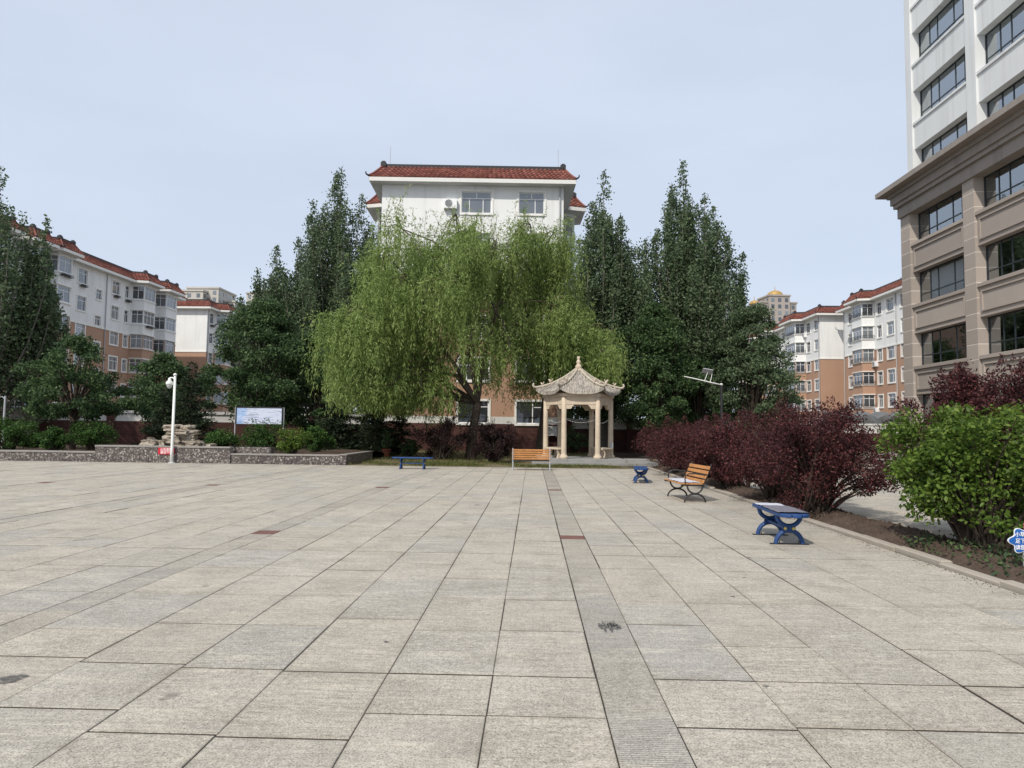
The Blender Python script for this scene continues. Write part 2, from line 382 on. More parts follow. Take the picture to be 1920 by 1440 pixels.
def apartment(name, label, loc, rz, path, ops, eave=17.0, split=11.3, base=1.75, skip=(), horns=(), plinth='brick', pipes=(), group=None):
    """path: counter-clockwise footprint; ops: {edge: [(s0,s1,z0,z1,style,trim)]}"""
    th = thing(name, label, 'building', loc, rz, group)
    n = len(path)
    up, lo, pl, bd, cs = MB(), MB(), MB(), MB(), MB()
    for i in range(n):
        p0, p1 = Vector(path[i]), Vector(path[(i+1)%n]); d = p1-p0; L = d.length
        mt = Matrix.Translation((p0.x,p0.y,0)) @ Matrix.Rotation(math.atan2(d.y,d.x), 4, 'Z')
        oo = [o[:4] for o in ops.get(i, [])]
        for mb in (up,lo,pl,bd,cs): mb.M = mt
        wall_grid(up, 0, L, split, eave, oo, .16); wall_grid(lo, 0, L, base+.45, split, oo, .16)
        wall_grid(bd, 0, L, base, base+.45, oo, .16); wall_grid(pl, 0, L, 0, base, oo, .16)
        if L > 2.9 and not any(o[2] < split < o[3] for o in oo): cs.box(-.04, L+.04, -.07, .0, split-.09, split+.09)
        for (s0,s1,z0,z1,style,trim) in ops.get(i, []):
            f, p, s = window_meshes(s1-s0, z1-z0, style, trim)
            dark = style == 'D'
            wo = link('window', f, M['pvc'], th, mw=mt @ Matrix.Translation((s0,.06,z0)))
            link('pane', p, M['dpane'] if dark else M['pane'], wo)
            if s: link('surround', s, M['trimw'], wo)
    up.build('upper_wall', M['white'], th); lo.build('lower_wall', M['tan'], th)
    bd.build('base_band', M['band'], th); pl.build('plinth', M['brick'], th); cs.build('string_course', M['trimw'], th)
    roof_apron(th, path, eave, horns=horns)
    for (x, y) in pipes:
        m = MB(); m.tube([(x,y,.3),(x,y,eave-.05)], .055, 6); m.build('downpipe', M['grey'], th)
    return th
FL = [1.78 + 2.69*i for i in range(6)]
def bay_pts(a, b, dpt=1.3, sl=.35): return [(a,0),(a+sl,-dpt),(b-sl,-dpt),(b,0)]
def side_path(L, D, bays, dpt=1.3):
    """footprint with bays on the front; returns path and, per bay, its three edge indices"""
    p = [(0,0)]; idx = []
    for a, b in bays:
        k = len(p); p += [(a,0),(a+.35,-dpt),(b-.35,-dpt),(b,0)]; idx.append((k,k+1,k+2))
    p += [(L,0),(L,D),(0,D)]
    return p, idx
def bay_ops(ops, path, idx, z0=.95, ht=1.45, floors=FL):
    for e in idx:
        L = (Vector(path[e+1])-Vector(path[e])).length
        ops[e] = [(.08, L-.08, z+.05, z+.05+ht, 'B', False) for z in floors]
def bay_extras(th, path, idx, rail=False):
    for e3 in idx:
        for z in FL:
            m = MB()
            for e in e3:
                p0, p1 = Vector(path[e]), Vector(path[e+1]); d = (p1-p0).normalized(); nn = Vector((d.y,-d.x))
                for zz in (z-.06, z+1.55):
                    a = p0+nn*.05; b = p1+nn*.05; m.bar((a.x,a.y,zz),(b.x,b.y,zz),.12,.09)
            m.build('bay_sill', M['trimw'], th)
            if rail:
                m = MB()
                for e in e3:
                    p0, p1 = Vector(path[e]), Vector(path[e+1]); L = (p1-p0).length; d = (p1-p0)/L; nn = Vector((d.y,-d.x))*.16
                    a, b = p0+nn, p1+nn
                    for zz in (z+.02, z+.42): m.bar((a.x,a.y,zz),(b.x,b.y,zz),.035,.035)
                    k = max(3,int(L/.22))
                    for i in range(k+1):
                        c = a.lerp(b, i/k); c2 = a.lerp(b, min(1,(i+.5)/k)); m.bar((c.x,c.y,z+.02),(c2.x,c2.y,z+.42),.025,.025)
                m.build('railing', M['iron'], th)
def ac_unit(th, mt):
    m = MB(); m.box(-.42,.42,-.34,0,-.3,.3); o = m.build('air_conditioner', M['pvc'], th); o.matrix_local = mt
    g = MB(); g.M = Matrix.Rotation(math.pi/2,4,'X'); 
    for r in (.24,.17,.1,.04): g.lathe([(r,.345),(r,.36),(r-.02,.36),(r-.02,.345)], 20, (-.1,0,0))
    g.build('fan_grille', M['grey'], o)
    b = MB(); b.box(-.4,-.36,-.36,0,-.38,-.3); b.box(.36,.4,-.36,0,-.38,-.3); b.build('bracket', M['grey'], o)
def rack(th, mt, wd=.9):
    m = MB(); m.box(-wd/2,wd/2,-.3,0,-.22,-.19)
    for zz in (-.1,0): m.bar((-wd/2,-.3,zz),(wd/2,-.3,zz),.03,.03)
    for i in range(7):
        x = -wd/2+wd*i/6; m.bar((x,-.3,-.2),(x,-.3,0),.025,.025)
    m.box(-wd*.35,wd*.2,-.26,-.05,-.19,-.02)
    o = m.build('window_rack', M['iron'], th); o.matrix_local = mt
# --- centre block, end wall towards the plaza
W_, D_ = 11.66, 30
path = [(0,0),(W_,0),(W_,5.1),(W_+1.25,5.45),(W_+1.25,7.7),(W_,8.1),(W_,D_),(0,D_),(0,8.1),(-1.25,7.7),(-1.25,5.45),(0,5.1)]
ops = {0: []}
for i, z in enumerate(FL):
    st = 'D' if i == 0 else 'T'
    ops[0] += [(5.1,7.02,z,z+1.4,st,True),(8.78,10.42,z,z+1.4,st,True)]
for e in (2,3,4,8,9,10):
    L = (Vector(path[(e+1)%12])-Vector(path[e])).length
    ops[e] = [(.08,L-.08,z+.05,z+1.5,'B',False) for z in FL]
cb = apartment('apartment_block', 'white and tan apartment block with red tiled roof behind the willow trees', (-9.78,44.4,0), R_(2.45), path, ops,
               horns=(0,1,6,7,3,10), pipes=((W_-.25,-.08),))
bay_extras(cb, path+[path[0]], [(2,3,4),(8,9,10)])
ac_unit(cb, Matrix.Translation((4.4,0,15.75)))
for x in (.42, W_-.35):
    m = MB(); m.tube([(x,.3,18.3),(x,.3,19.6)], .018, 5); m.build('lightning_rod', M['grey'], cb)
ac_unit(cb, Matrix.Translation((10.9,0,1.35)))
# --- left block
path, idx = side_path(36.2, 12, [(4.2,6.8),(8.4,11.0),(11.9,14.5),(26.2,29.2),(30.9,33.9)])
ops = {}
for e in idx: bay_ops(ops, path, e)
def fr(path, x0, x1, z0, z1, st, trim):
    for i in range(len(path)-1):
        if path[i][1] == 0 and path[i+1][1] == 0 and path[i][0] <= x0 and x1 <= path[i+1][0]:
            return i, (x0-path[i][0], x1-path[i][0], z0, z1, st, trim)
for (a,b,dz,ht,st) in [(1.2,2.6,0,1.4,'T'),(2.9,3.7,0,1.3,'N'),(7.1,8.1,0,1.3,'N'),(15.2,16.0,0,1.3,'N'),(17.0,18.4,0,1.4,'T'),(19.9,20.9,-1.1,1.0,'N'),(22.6,24.0,0,1.4,'T'),(25.0,25.8,0,1.3,'N')]:
    for i, z in enumerate(FL):
        if dz and i == 0: continue
        e, o = fr(path, a, b, z+dz, z+dz+ht, st, True); ops.setdefault(e, []).append(o)
LX = -44.3
lb = apartment('apartment_block', 'long shaded white and brown apartment block receding along the left edge', (LX,50,0), R_(90), path, ops, horns=(0,2,3,6,7,10,11,14,15,18,19,21), pipes=((21.6,-.08),(34.5,-.08)))
bay_extras(lb, path, idx)
for x, z in [(17.7,FL[5]),(23.3,FL[5]),(25.4,FL[5]-.1),(17.7,FL[3])]: rack(lb, Matrix.Translation((x,0,z-.15)))
for x, y, z in [(27.7,-1.3,FL[4]),(27.7,-1.3,FL[2]),(32.4,-1.3,FL[2]),(13.2,-1.3,FL[5])]: rack(lb, Matrix.Translation((x,y,z-.1)), 1.6)
# --- second left block
path, idx = side_path(26, 12, [(2.5,5.2),(7.2,9.9),(16,18.7)])
ops = {}
for e in idx: bay_ops(ops, path, e)
for (a,b,ht,st) in [(.7,1.9,1.4,'N'),(5.7,6.6,1.3,'N'),(11,12.4,1.4,'T')]:
    for z in FL: e, o = fr(path, a, b, z, z+ht, st, True); ops.setdefault(e, []).append(o)
l2 = apartment('apartment_block', 'white apartment block with sunlit blank end wall, second on the left', (-43.6,93,0), R_(90), path, ops, horns=(0,2,3,6,7,13), pipes=((.3,-.08),))
bay_extras(l2, path, idx); rack(l2, Matrix.Translation((1.3,0,FL[5]-.2)), 1.1)
# --- right pair
path, idx = side_path(26, 12, [(4.9,8.1),(19,22)])
ops = {}
for e in idx: bay_ops(ops, path, e)
for (a,b,ht,st) in [(1.3,2.4,1.4,'N'),(3.4,4.3,1.4,'N'),(8.8,9.9,1.4,'N'),(11.1,12.7,1.45,'T'),(14.1,15.5,1.45,'T'),(16.8,18,1.4,'N')]:
    for z in FL: e, o = fr(path, a, b, z, z+ht, st, True); ops.setdefault(e, []).append(o)
r2 = apartment('apartment_block', 'sunlit white and orange apartment block with railed bays beside the stone tower', (40,92,0), R_(-90), path, ops, horns=(0,2,3,6,7), pipes=((.15,-.08),(13.2,-.08)))
bay_extras(r2, path, idx, rail=True)
for z in (FL[1],FL[3]): ac_unit(r2, Matrix.Translation((8.5,0,z-.3)))
path, idx = side_path(30.3, 12, [(3,6),(11,14),(20.6,25.3)])
ops = {}
for e in idx: bay_ops(ops, path, e)
for (a,b,ht,st) in [(1.2,2.3,1.4,'N'),(8.0,9.4,1.4,'T'),(16,17.4,1.4,'T'),(25.7,27.1,1.4,'N'),(28.5,29.9,1.4,'N')]:
    for z in FL: e, o = fr(path, a, b, z, z+ht, st, True); ops.setdefault(e, []).append(o)
r1 = apartment('apartment_block', 'farther right apartment block with blank end wall behind the dark tree', (38,125,0), R_(-90), path, ops, horns=(0,10,11,13,14), pipes=((30.1,-.08),))
bay_extras(r1, path, idx, rail=True)
ac_unit(r1, Matrix.Translation((25.5,0,FL[5]-.2)))
# ================================================================ far towers
def far_tower(name, label, x, y, rz, blocks, wmat, pw=1.5, fh=3.0, gold=None):
    th = thing(name, label, 'building', (x,y,0), rz)
    wm = None
    for (x0,x1,y0,y1,z0,z1,win) in blocks:
        m = MB(); m.box(x0,x1,y0,y1,z0,z1); m.build('wall_block', wmat, th)
        c = MB(); c.box(x0-.4,x1+.4,y0-.4,y1+.4,z1,z1+.7); c.build('cornice', wmat, th)
        if not win: continue
        if wm is None:
            q = MB(); q.box(-pw/2,pw/2,-.12,0,0,1.7); wm = q.mesh('window'); wm.materials.append(M['pane'])
        zz = z1-2.6
        while zz > max(z0, win):
            for (ax, ln, base, ang) in ((x0, x1-x0, (0,y0), 0), (x1, y1-y0, (1,y0), 90), (x0, y1-y0, (2,y0), -90)):
                k = int(ln/3.3)
                for i in range(k):
                    s = ln*(i+.5)/k
                    if base[0] == 0: mt = Matrix.Translation((x0+s,y0,zz))
                    elif base[0] == 1: mt = Matrix.Translation((x1,y0+s,zz)) @ Matrix.Rotation(math.pi/2,4,'Z')
                    else: mt = Matrix.Translation((x0,y0+s,zz)) @ Matrix.Rotation(-math.pi/2,4,'Z')
                    if base[0] == 2 and x > 0 or base[0] == 1 and x < 0 or base[0] == 0: link('window', wm, None, th, mw=mt)
            zz -= fh
    return th
M['fartan'] = wall_paint('far_tower_render', (.52,.49,.44), .1); M['fargrey'] = wall_paint('far_tower_stone', (.40,.355,.32), .1)
M['gold'] = simple('gold_dome', (.42,.27,.09), .5, .4, .2, var=.1)
far_tower('tower_block', 'pale beige high-rise beyond the second left block', -147, 300, 0,
          [(-12,4,0,14,0,59.5,38),(-5,9,4,22,0,61.5,38),(2,13,12,40,0,57,38)], M['fartan'])
far_tower('tower_block', 'beige high-rise half hidden behind the left poplars', -146, 380, 0,
          [(-11,6,0,14,0,74,40),(-6,14,6,26,0,77,40)], M['fartan'])
ft = far_tower('tower_block', 'grey high-rise with golden domes above the right roofs', 114, 330, R_(8),
          [(-8.5,8.5,0,20,0,61.5,30),(-5.5,4.5,-1.5,10,0,64.5,30),(-10,-6.5,4,24,0,59,30)], M['fargrey'])
for x, y, z, r in ((-.5,3,65.2,3.6),(-7.8,9,62.2,2.3)):
    m = MB(); m.lathe([(r*1.05,0),(r*1.05,.5)]+[(r*math.cos(R_(a)), .5+r*.62*math.sin(R_(a))) for a in range(0,81,10)]+[(.2,r*.62+.6),(.08,r*.62+2.6)], 16, (x,y,z)); m.build('dome', M['gold'], ft, smooth=True)
# ================================================================ stone and white tower on the right
M['stone'] = None
t = NT('tower_stone'); v = t.pos(); oi = t.N('ObjectInfo'); c = (.395,.342,.298)
col = t.mix(tuple(x*.86 for x in c), tuple(x*1.12 for x in c), oi.outputs['Random']); col = t.mix(col, tuple(x*.72 for x in c), t.math('MULTIPLY', t.noise(v, 1.1, 4), .5))
col = t.mix(col, (.5,.45,.39), t.math('MULTIPLY', t.ramp(t.noise(v, 70, 2),[(.55,(0,0,0)),(.65,(1,1,1))]), .25)); t.bump(t.noise(v, 55, 3), .4, .01)
M['stone'] = t.base(col, .8, .25)
M['mortar'] = simple('pale_joint', (.66,.61,.55), .9, .1, var=.1)
M['cornice'] = wall_paint('cornice_stone', (.33,.29,.26), .4, (.14,.12,.11))
M['twhite'] = wall_paint('tower_white', (.74,.755,.75), .5, (.42,.42,.4))
M['frame'] = simple('dark_aluminium', (.035,.045,.05), .4, .5, .3, var=.1)
M['glass'] = glassmat('clear_glass', .33); M['glass2'] = glassmat('coated_glass', .38)
M['room'] = simple('dark_room', (.075,.078,.08), .9, .1, var=.2, scale=1)
M['curtain'] = simple('curtain_cloth', (.42,.42,.40), .9, .1, var=.2, scale=2)
TL, CZ = 21.7, 12.55
tw = thing('stone_tower', 'tall building with brown stone lower floors and white upper floors at right', 'building', (18.9,36.6,0), R_(-90))
bays = [(.85,5.25),(6.05,10.6),(11.4,15.9),(16.7,20.9)]; piers = [(0,.85),(5.25,6.05),(10.6,11.4),(15.9,16.7),(20.9,21.7)]
REC = .45
SW = [(.2+3.05*i+.0, 0) for i in range(4)]
wz = [(1.72,3.38),(4.78,6.42),(7.86,9.5),(10.98,12.5)]
# core walls behind
m = MB(); m.box(0,TL,REC+.8,16,0,CZ); m.build('core_wall', M['room'], tw)
m = MB(); m.box(-.02,.0,.02,16,0,CZ); m.box(.0,TL,.05,REC+.78,-.02,.02); m.build('end_wall', M['stone'], tw)
for (a,b) in piers:
    mo = MB(); mo.box(a+.004,b-.004,.004,REC+.79,0.02,CZ-.02); mo.build('pier_core', M['mortar'], tw)
    k = 19; hh = CZ/k
    st = MB(); st.cbox(a, b, 0, REC+.3, 0, hh-.035, .004)
    sm = st.mesh('stone_block'); sm.materials.append(M['stone'])
    for i in range(k): link('stone_block', sm, None, tw, loc=(0,0,i*hh+.011))
def tower_window(th, a, b, z0, z1, seed, white=False):
    rnd = random.Random(seed); W, H = b-a, z1-z0; y = REC
    f = MB(); t = .06
    f.box(a,a+t,y,y+.07,z0,z1); f.box(b-t,b,y,y+.07,z0,z1); f.box(a+t,b-t,y,y+.07,z0,z0+t); f.box(a+t,b-t,y,y+.07,z1-t,z1)
    tz = z0+H*.3; f.box(a+t,b-t,y+.005,y+.065,tz,tz+.05)
    cuts = [.0,.21,.36,.66,.82,1.0]
    for c in cuts[1:-1]: f.box(a+W*c-.028,a+W*c+.028,y+.01,y+.06,z0+t,z1-t)
    wo = f.build('window', M['frame'], th)
    for c0, c1 in zip(cuts[:-1], cuts[1:]):
        for za, zb in ((z0+t,tz),(tz+.05,z1-t)):
            p = MB(); p.box(a+W*c0+.03,a+W*c1-.03,y+.03,y+.038,za,zb); p.build('pane', M['glass2' if white else 'glass'], wo)
    for c0, c1 in zip(cuts[:-1], cuts[1:]):
        r = rnd.random()
        if r < (.75 if white else .6):
            m = MB(); n = 14; x0, x1 = a+W*c0+.05, a+W*c1-.05
            if rnd.random() < .3 and not white: x1 = x0+(x1-x0)*.5
            vs = []
            for i in range(n+1):
                x = x0+(x1-x0)*i/n; yy = y+.13+.035*math.sin(i*2.1+seed)
                vs += [(x,yy,z0+.02),(x,yy,z1-.02)]
            m.add(vs, [(2*i,2*i+2,2*i+3,2*i+1) for i in range(n)]); m.build('curtain', M['curtain'] if rnd.random() < .8 else M['room'], wo)
    return wo
for bi, (a,b) in enumerate(bays):
    zprev = 0
    for fi, (z0,z1) in enumerate(wz):
        sp = MB(); sp.box(a,b,.12,REC+.78,zprev,z0-.16)
        sp.build('spandrel', M['stone'], tw)
        s2 = MB(); s2.box(a,b,.02,REC-.01,z0-.16,z0-.03); s2.box(a,b,.06,REC+.3,z0-.03,z0); s2.build('sill', M['stone'], tw)
        if z0-zprev > .9:
            fm = MB(); zl, zh = zprev+.22, z0-.32; e = .07
            fm.box(a+.18,b-.18,.06,.12,zh-e,zh); fm.box(a+.18,b-.18,.06,.12,zl,zl+e); fm.box(a+.18,a+.18+e,.063,.12,zl+e,zh-e); fm.box(b-.18-e,b-.18,.063,.12,zl+e,zh-e)
            fm.build('panel_moulding', M['stone'], tw)
        tower_window(tw, a, b, z0, z1, 17*bi+fi)
        zprev = z1
# cornice with stepped profile, returned round the far end
def cornice_ring(z0, z1, pr, mat, name):
    m = MB(); m.box(-pr, TL, -pr, 16, z0, z1); m.build(name, mat, tw)
cornice_ring(CZ-.05, 13.05, .10, M['cornice'], 'frieze'); cornice_ring(13.05, 13.25, .24, M['cornice'], 'cornice_moulding')
cornice_ring(13.25, 13.62, .34, M['cornice'], 'cornice_moulding'); cornice_ring(13.62, 13.8, .46, M['cornice'], 'cornice_moulding')
cornice_ring(13.8, 14.05, .86, M['cornice'], 'cornice_slab')
m = MB(); m.box(-.45,0,.6,1.6,12.0,12.5); m.box(-.3,0,.6,1.5,10.6,10.8); m.build('ledge', M['cornice'], tw)
# white floors
WI = .28
wzz = [(14.2,15.85),(17.2,18.88),(20.25,21.95),(23.3,25.0)]
wp = MB(); wp.M = Matrix.Translation((0,WI,0))
for a,b in piers: wp.box(a+(WI if a == 0 else .06),b-.06,0,REC+.5,14.1,27)
wp.build('white_pier', M['twhite'], tw)
m = MB(); m.box(WI+.02,TL,WI+REC+.8,16,14.1,27); m.build('core_wall', M['room'], tw); m = MB(); m.box(WI,WI+.02,WI+.02,16,14.1,26.98); m.build('end_wall', M['twhite'], tw)
for bi,(a,b) in enumerate(bays):
    zp = 14.1
    for fi,(z0,z1) in enumerate(wzz):
        if z0-zp > .3:
            sp = MB(); sp.box(a-.06,b+.06,WI+.1,WI+REC+.5,zp,z0-.12); sp.build('white_spandrel', M['twhite'], tw)
            s2 = MB(); s2.box(a-.06,b+.06,WI+.03,WI+REC+.1,z0-.12,z0); s2.build('white_sill', M['twhite'], tw)
        wo = tower_window(tw, a-.06, b+.06, z0, z1, 100+17*bi+fi, True)
        wo.location.y = WI
        zp = z1
    sp = MB(); sp.box(a-.06,b+.06,WI+.1,WI+REC+.5,zp,27); sp.build('white_spandrel', M['twhite'], tw)
# ================================================================ ground and paving
def struct(o): return tag(o, kind='structure')
def sheet(name, x0, x1, y0, y1, z, m):
    b = MB(); b.add([(x0,y0,z),(x1,y0,z),(x1,y1,z),(x0,y1,z)], [(0,1,2,3)]); return struct(b.build(name, m))
sheet('ground', -1500, 1500, -40, 3000, -.06, M['ground'])
plaza = sheet('plaza', -34, 4.34, -6, 26.45, -.0018, M['joint'])
rnd = random.Random(11)
strips = [(-32.0,-31.7),(-27.95,-27.65),(-23.9,-23.6),(-19.85,-19.55),(-15.8,-15.5),(-11.75,-11.45),(-7.72,-7.42),(-3.67,-3.37),(.38,.70)]
cols = []
for i in range(len(strips)):
    a = strips[i][1]; b = strips[i+1][0] if i+1 < len(strips) else 4.33
    if i == 7: xs = [-3.37,-2.66,-2.02,-1.42,-.81,-.21,.38]
    elif i == 8: xs = [.70,1.27,1.83,2.42,3.0,3.6,4.33]
    else:
        n = 6; xs = [a+(b-a)*k/n for k in range(n+1)]
    cols += list(zip(xs[:-1], xs[1:]))
mains = [-4.0,-1.6,.5,2.36,4.14,5.96,8.12,10.0,11.9,13.75,15.6,17.5,19.4,21.3,23.2,25.1,26.4]
slabs = []
for (a,b) in cols:
    for y0, y1 in zip(mains[:-1], mains[1:]):
        L = y1-y0
        cut = rnd.choice([[.5],[.33,.67],[.36],[.64],[.5],[.5]]) if L > 1.4 else []
        sag = lambda q: q+(max(0,-1.4-(a+b)/2)**1.25*.085 if abs(q-4.14) < .01 and a > -3.5 else 0)
        y0, y1 = sag(y0), sag(y1); L = y1-y0
        ys = [y0]+[y0+L*(c+rnd.uniform(-.012,.012)) for c in cut]+[y1]
        for p, q in zip(ys[:-1], ys[1:]): slabs.append((a,b,p,q,'slab'))
for (a,b) in strips:
    y = -4.0; k = 0
    while y < 26.3:
        L = rnd.choice([.6,.9,.6,.75])
        for yb in (9.28,16.6,2.0):
            if y < yb <= y+L: L = yb-y
            if abs(y-yb) < .02: L = .32
        q = min(26.4, y+L)
        slabs.append((a,b,y,q,'brown' if min(abs(y-yb) for yb in (9.28,16.6,2.0)) < .02 else 'strip')); y = q
def size_in_view(s):
    x, y = (s[0]+s[1])/2, (s[2]+s[3])/2
    if y < 2.6 or abs(x+.03*y) > .78*y+.6: return 0
    return (s[1]-s[0])*(s[3]-s[2])/y**3
order = sorted(slabs, key=size_in_view, reverse=True)
near = {'slab': order and [s for s in order if s[4]=='slab' and size_in_view(s) > 0][:285], 'strip': [s for s in order if s[4]=='strip' and size_in_view(s) > 0][:40], 'brown': [s for s in order if s[4]=='brown' and size_in_view(s) > 0]}
nset = set(id(s) for v in near.values() for s in v)
rest = {'slab': MB(), 'strip': MB(), 'brown': MB()}
for s in slabs:
    a,b,y0,y1,k = s
    if y1-y0 < .03: continue
    g = rnd.choice([.001,.002,.0045]); gx0 = rnd.choice([.0015,.0025,.004]); gx1 = rnd.choice([.0015,.0025,.004]); dz = rnd.uniform(.0004,.003); c = .003
    if y0 > 7: g += rnd.choice([.0,.003,.006]); gx0 += rnd.choice([0,.003,.005])
    if a < -7: gx1 += rnd.choice([0,0,.006,.011]); g += rnd.choice([0,.004]); dz += rnd.uniform(0,.004)
    for st in strips:                       # wide open joint along the left side of every grooved strip
        if abs(b-st[0]) < .01: gx1 += .0035 if st[0] > -4 else .014
        if abs(a-st[1]) < .01: gx0 += .0
    if abs(b-2.42) < .01: gx1 += .007 if y0 > 3.8 else .016
    for mn in mains:
        tol = .4 if mn == 4.14 and -3.5 < a < -1.3 else .02
        if -.02 < y1-mn < tol or -.02 < y0-mn < tol: g += .004 if mn not in (4.14,8.12,15.6) else .008
    near_it = id(s) in nset
    mb = MB() if near_it else rest[k]
    if near_it:
        cx, cyy = (a+b)/2, (y0+y1)/2
        mb.cbox(a+gx0-cx, b-gx1-cx, y0+g-cyy, y1-g-cyy, -.025, 0, c)
        o = mb.build({'slab':'paving_slab','strip':'grooved_slab','brown':'brown_slab'}[k], M[k], plaza)
        o.location = (cx, cyy, dz); o.rotation_euler = (rnd.uniform(-.001,.001), rnd.uniform(-.001,.001), 0)
    else: mb.cbox(a+gx0, b-gx1, y0+g, y1-g, -.025, dz, c)
for k, nm in (('slab','far_paving_slabs'),('strip','far_grooved_slabs'),('brown','far_brown_slabs')):
    if rest[k].v: tag(rest[k].build(nm, M[k], plaza), kind='stuff')
# dark stains and litter on the slabs
t = NT('oily_stain'); v = t.pos(); t.base((.11,.108,.104), .8, .2); tr = t.N('BsdfTransparent'); mx = t.N('MixShader')
t.L(t.ramp(t.noise(v, 34, 4, .7), [(.36,(0,0,0)),(.56,(.85,.85,.85))]), mx.inputs[0]); t.L(tr.outputs[0], mx.inputs[1]); t.L(t.p.outputs[0], mx.inputs[2]); t.L(mx.outputs[0], t.out.inputs[0]); M['stain'] = t.m
def blob(name, cx, cyy, rx, ry, seed, jag=.25, n=26):
    r = random.Random(seed); b = MB(); ph = [r.uniform(0,6.28) for _ in range(4)]; vs = [(cx,cyy,.0062)]
    for i in range(n):
        t = 2*math.pi*i/n; k = 1+jag*(math.sin(2*t+ph[0])*.5+math.sin(3*t+ph[1])*.35+math.sin(7*t+ph[2])*.3)+r.uniform(-.1,.1)*jag
        vs.append((cx+rx*k*math.cos(t), cyy+ry*k*math.sin(t), .0062))
    b.add(vs, [(0,1+i,1+(i+1)%n) for i in range(n)]); b.build(name, M['stain'], plaza)
blob('stain', -2.84, 3.9, .06, .085, 1, .3)
for i, (dx, dy, ly) in enumerate([(-.055,0,.10),(-.03,-.015,.16),(-.01,.02,.12),(.015,-.02,.20),(.035,.01,.13),(.055,.02,.15),(.075,0,.09)]):
    blob('stain', .555+dx, 5.2+dy, .016, ly*.75, 5+i, .3, 14)
for i, (x, y) in enumerate([(-.94,4.72),(1.3,4.05),(2.05,7.0),(1.72,6.2)]): blob('stain', x, y, .022, .016, 30+i, .5, 14)
# right-hand paving beyond the bed
rp = sheet('side_paving', 5.5, 18.3, -6, 44, -.0025, M['joint'])
b = MB(); y = -2.0
while y < 43:
    L = rnd.choice([.6,.9]); x = 5.52
    while x < 18.2:
        wd = rnd.choice([.6,.6,.9]); g = .006
        b.cbox(x+g, min(18.25,x+wd-g), y+g, y+L-g, -.03, rnd.uniform(0,.003), .003); x += wd
    y += L
tag(b.build('side_slabs', M['slab'], rp), kind='stuff')
# kerb and soil bed
KX0, KX1 = 4.345, 4.47
kerb = thing('kerb', 'low worn stone kerb along the right edge of the plaza', 'kerb', (0,0,0))
y = -3.0; k = 0
while y < 27:
    L = .98
    m = MB(); j = rnd.uniform(-.012,.012); m.cbox(KX0+j, KX1+j, -.49, .487, -.05, .055+rnd.uniform(-.012,.012), .015)
    o = m.build('kerb_stone', M['kerb'], kerb); o.location = (0, y+.49, 0); o.rotation_euler = (0,0,rnd.uniform(-.006,.006)); y += L
kerb2 = thing('kerb', 'far kerb between the soil bed and the right-hand paving', 'kerb', (0,0,0)); y = -3.0
while y < 27:
    m = MB(); m.cbox(5.40, 5.50, -.49, .487, -.05, .03+rnd.uniform(-.01,.01), .012); o = m.build('kerb_stone', M['kerb'], kerb2); o.location = (0, y+.49, 0); y += .98
rg = np.random.default_rng(3)
def height_grid(name, x0, x1, y0, y1, nx, ny, fz, m):
    X, Y = np.meshgrid(np.linspace(x0,x1,nx), np.linspace(y0,y1,ny)); Z = fz(X, Y)
    V = np.stack([X,Y,Z],-1).reshape(-1,3); I = np.arange(nx*ny).reshape(ny,nx)
    F = np.stack([I[:-1,:-1],I[:-1,1:],I[1:,1:],I[1:,:-1]],-1).reshape(-1,4)
    me = np_mesh(name, V, F); me.polygons.foreach_set('use_smooth', [True]*len(me.polygons)); return link(name, me, m)
def np_mesh(name, V, F, tint=None):
    me = bpy.data.meshes.new(name); n, k = F.shape
    me.vertices.add(len(V)); me.vertices.foreach_set('co', np.ascontiguousarray(V, dtype=np.float32).ravel())
    me.loops.add(n*k); me.loops.foreach_set('vertex_index', np.ascontiguousarray(F, dtype=np.int32).ravel())
    me.polygons.add(n); me.polygons.foreach_set('loop_start', np.arange(0, n*k, k, dtype=np.int32))
    try: me.polygons.foreach_set('loop_total', np.full(n, k, dtype=np.int32))
    except Exception: pass
    if tint is not None:
        a = me.attributes.new('tint', 'FLOAT', 'FACE'); a.data.foreach_set('value', np.ascontiguousarray(tint, dtype=np.float32))
    me.update(calc_edges=True); return me
def soil(X, Y):
    e = np.minimum(1, np.minimum(X-KX1, 5.4-X)/.25)
    return .015 + .09*np.clip(e,0,1) + .03*np.sin(X*9+Y*3.1)*np.sin(Y*5.3) + rg.normal(0,.017,X.shape)*(e>0)
struct(height_grid('soil_bed', KX1-.02, 5.42, -2.9, 27, 40, 1100, soil, M['dirt']))
def sow(name, m, P, L, W, parent=None, up=.8):
    n = len(P); D = rg.normal(0,1,(n,3)); D[:,2] = np.abs(D[:,2])*0+up*2; D /= np.linalg.norm(D,axis=1)[:,None]
    return leafobj(name, m, P, D, rg.normal(0,1,(n,3)), L*rg.uniform(.6,1.3,n), W, parent)
def leafobj(name, m, P, D, Nn, L, W, parent=None):
    n = len(P); L = np.broadcast_to(L,(n,))[:,None]; W = np.broadcast_to(W,(n,))[:,None]
    S = np.cross(D, Nn); S /= np.linalg.norm(S,axis=1)[:,None]+1e-9; Nn = np.cross(S, D)
    V = np.stack([P, P+D*L*.45+S*W*.5, P+D*L-Nn*L*.12, P+D*L*.45-S*W*.5], 1).reshape(-1,3)
    F = np.arange(4*n).reshape(n,4)
    return link(name, np_mesh(name, V, F, rg.random(n)), m, parent)
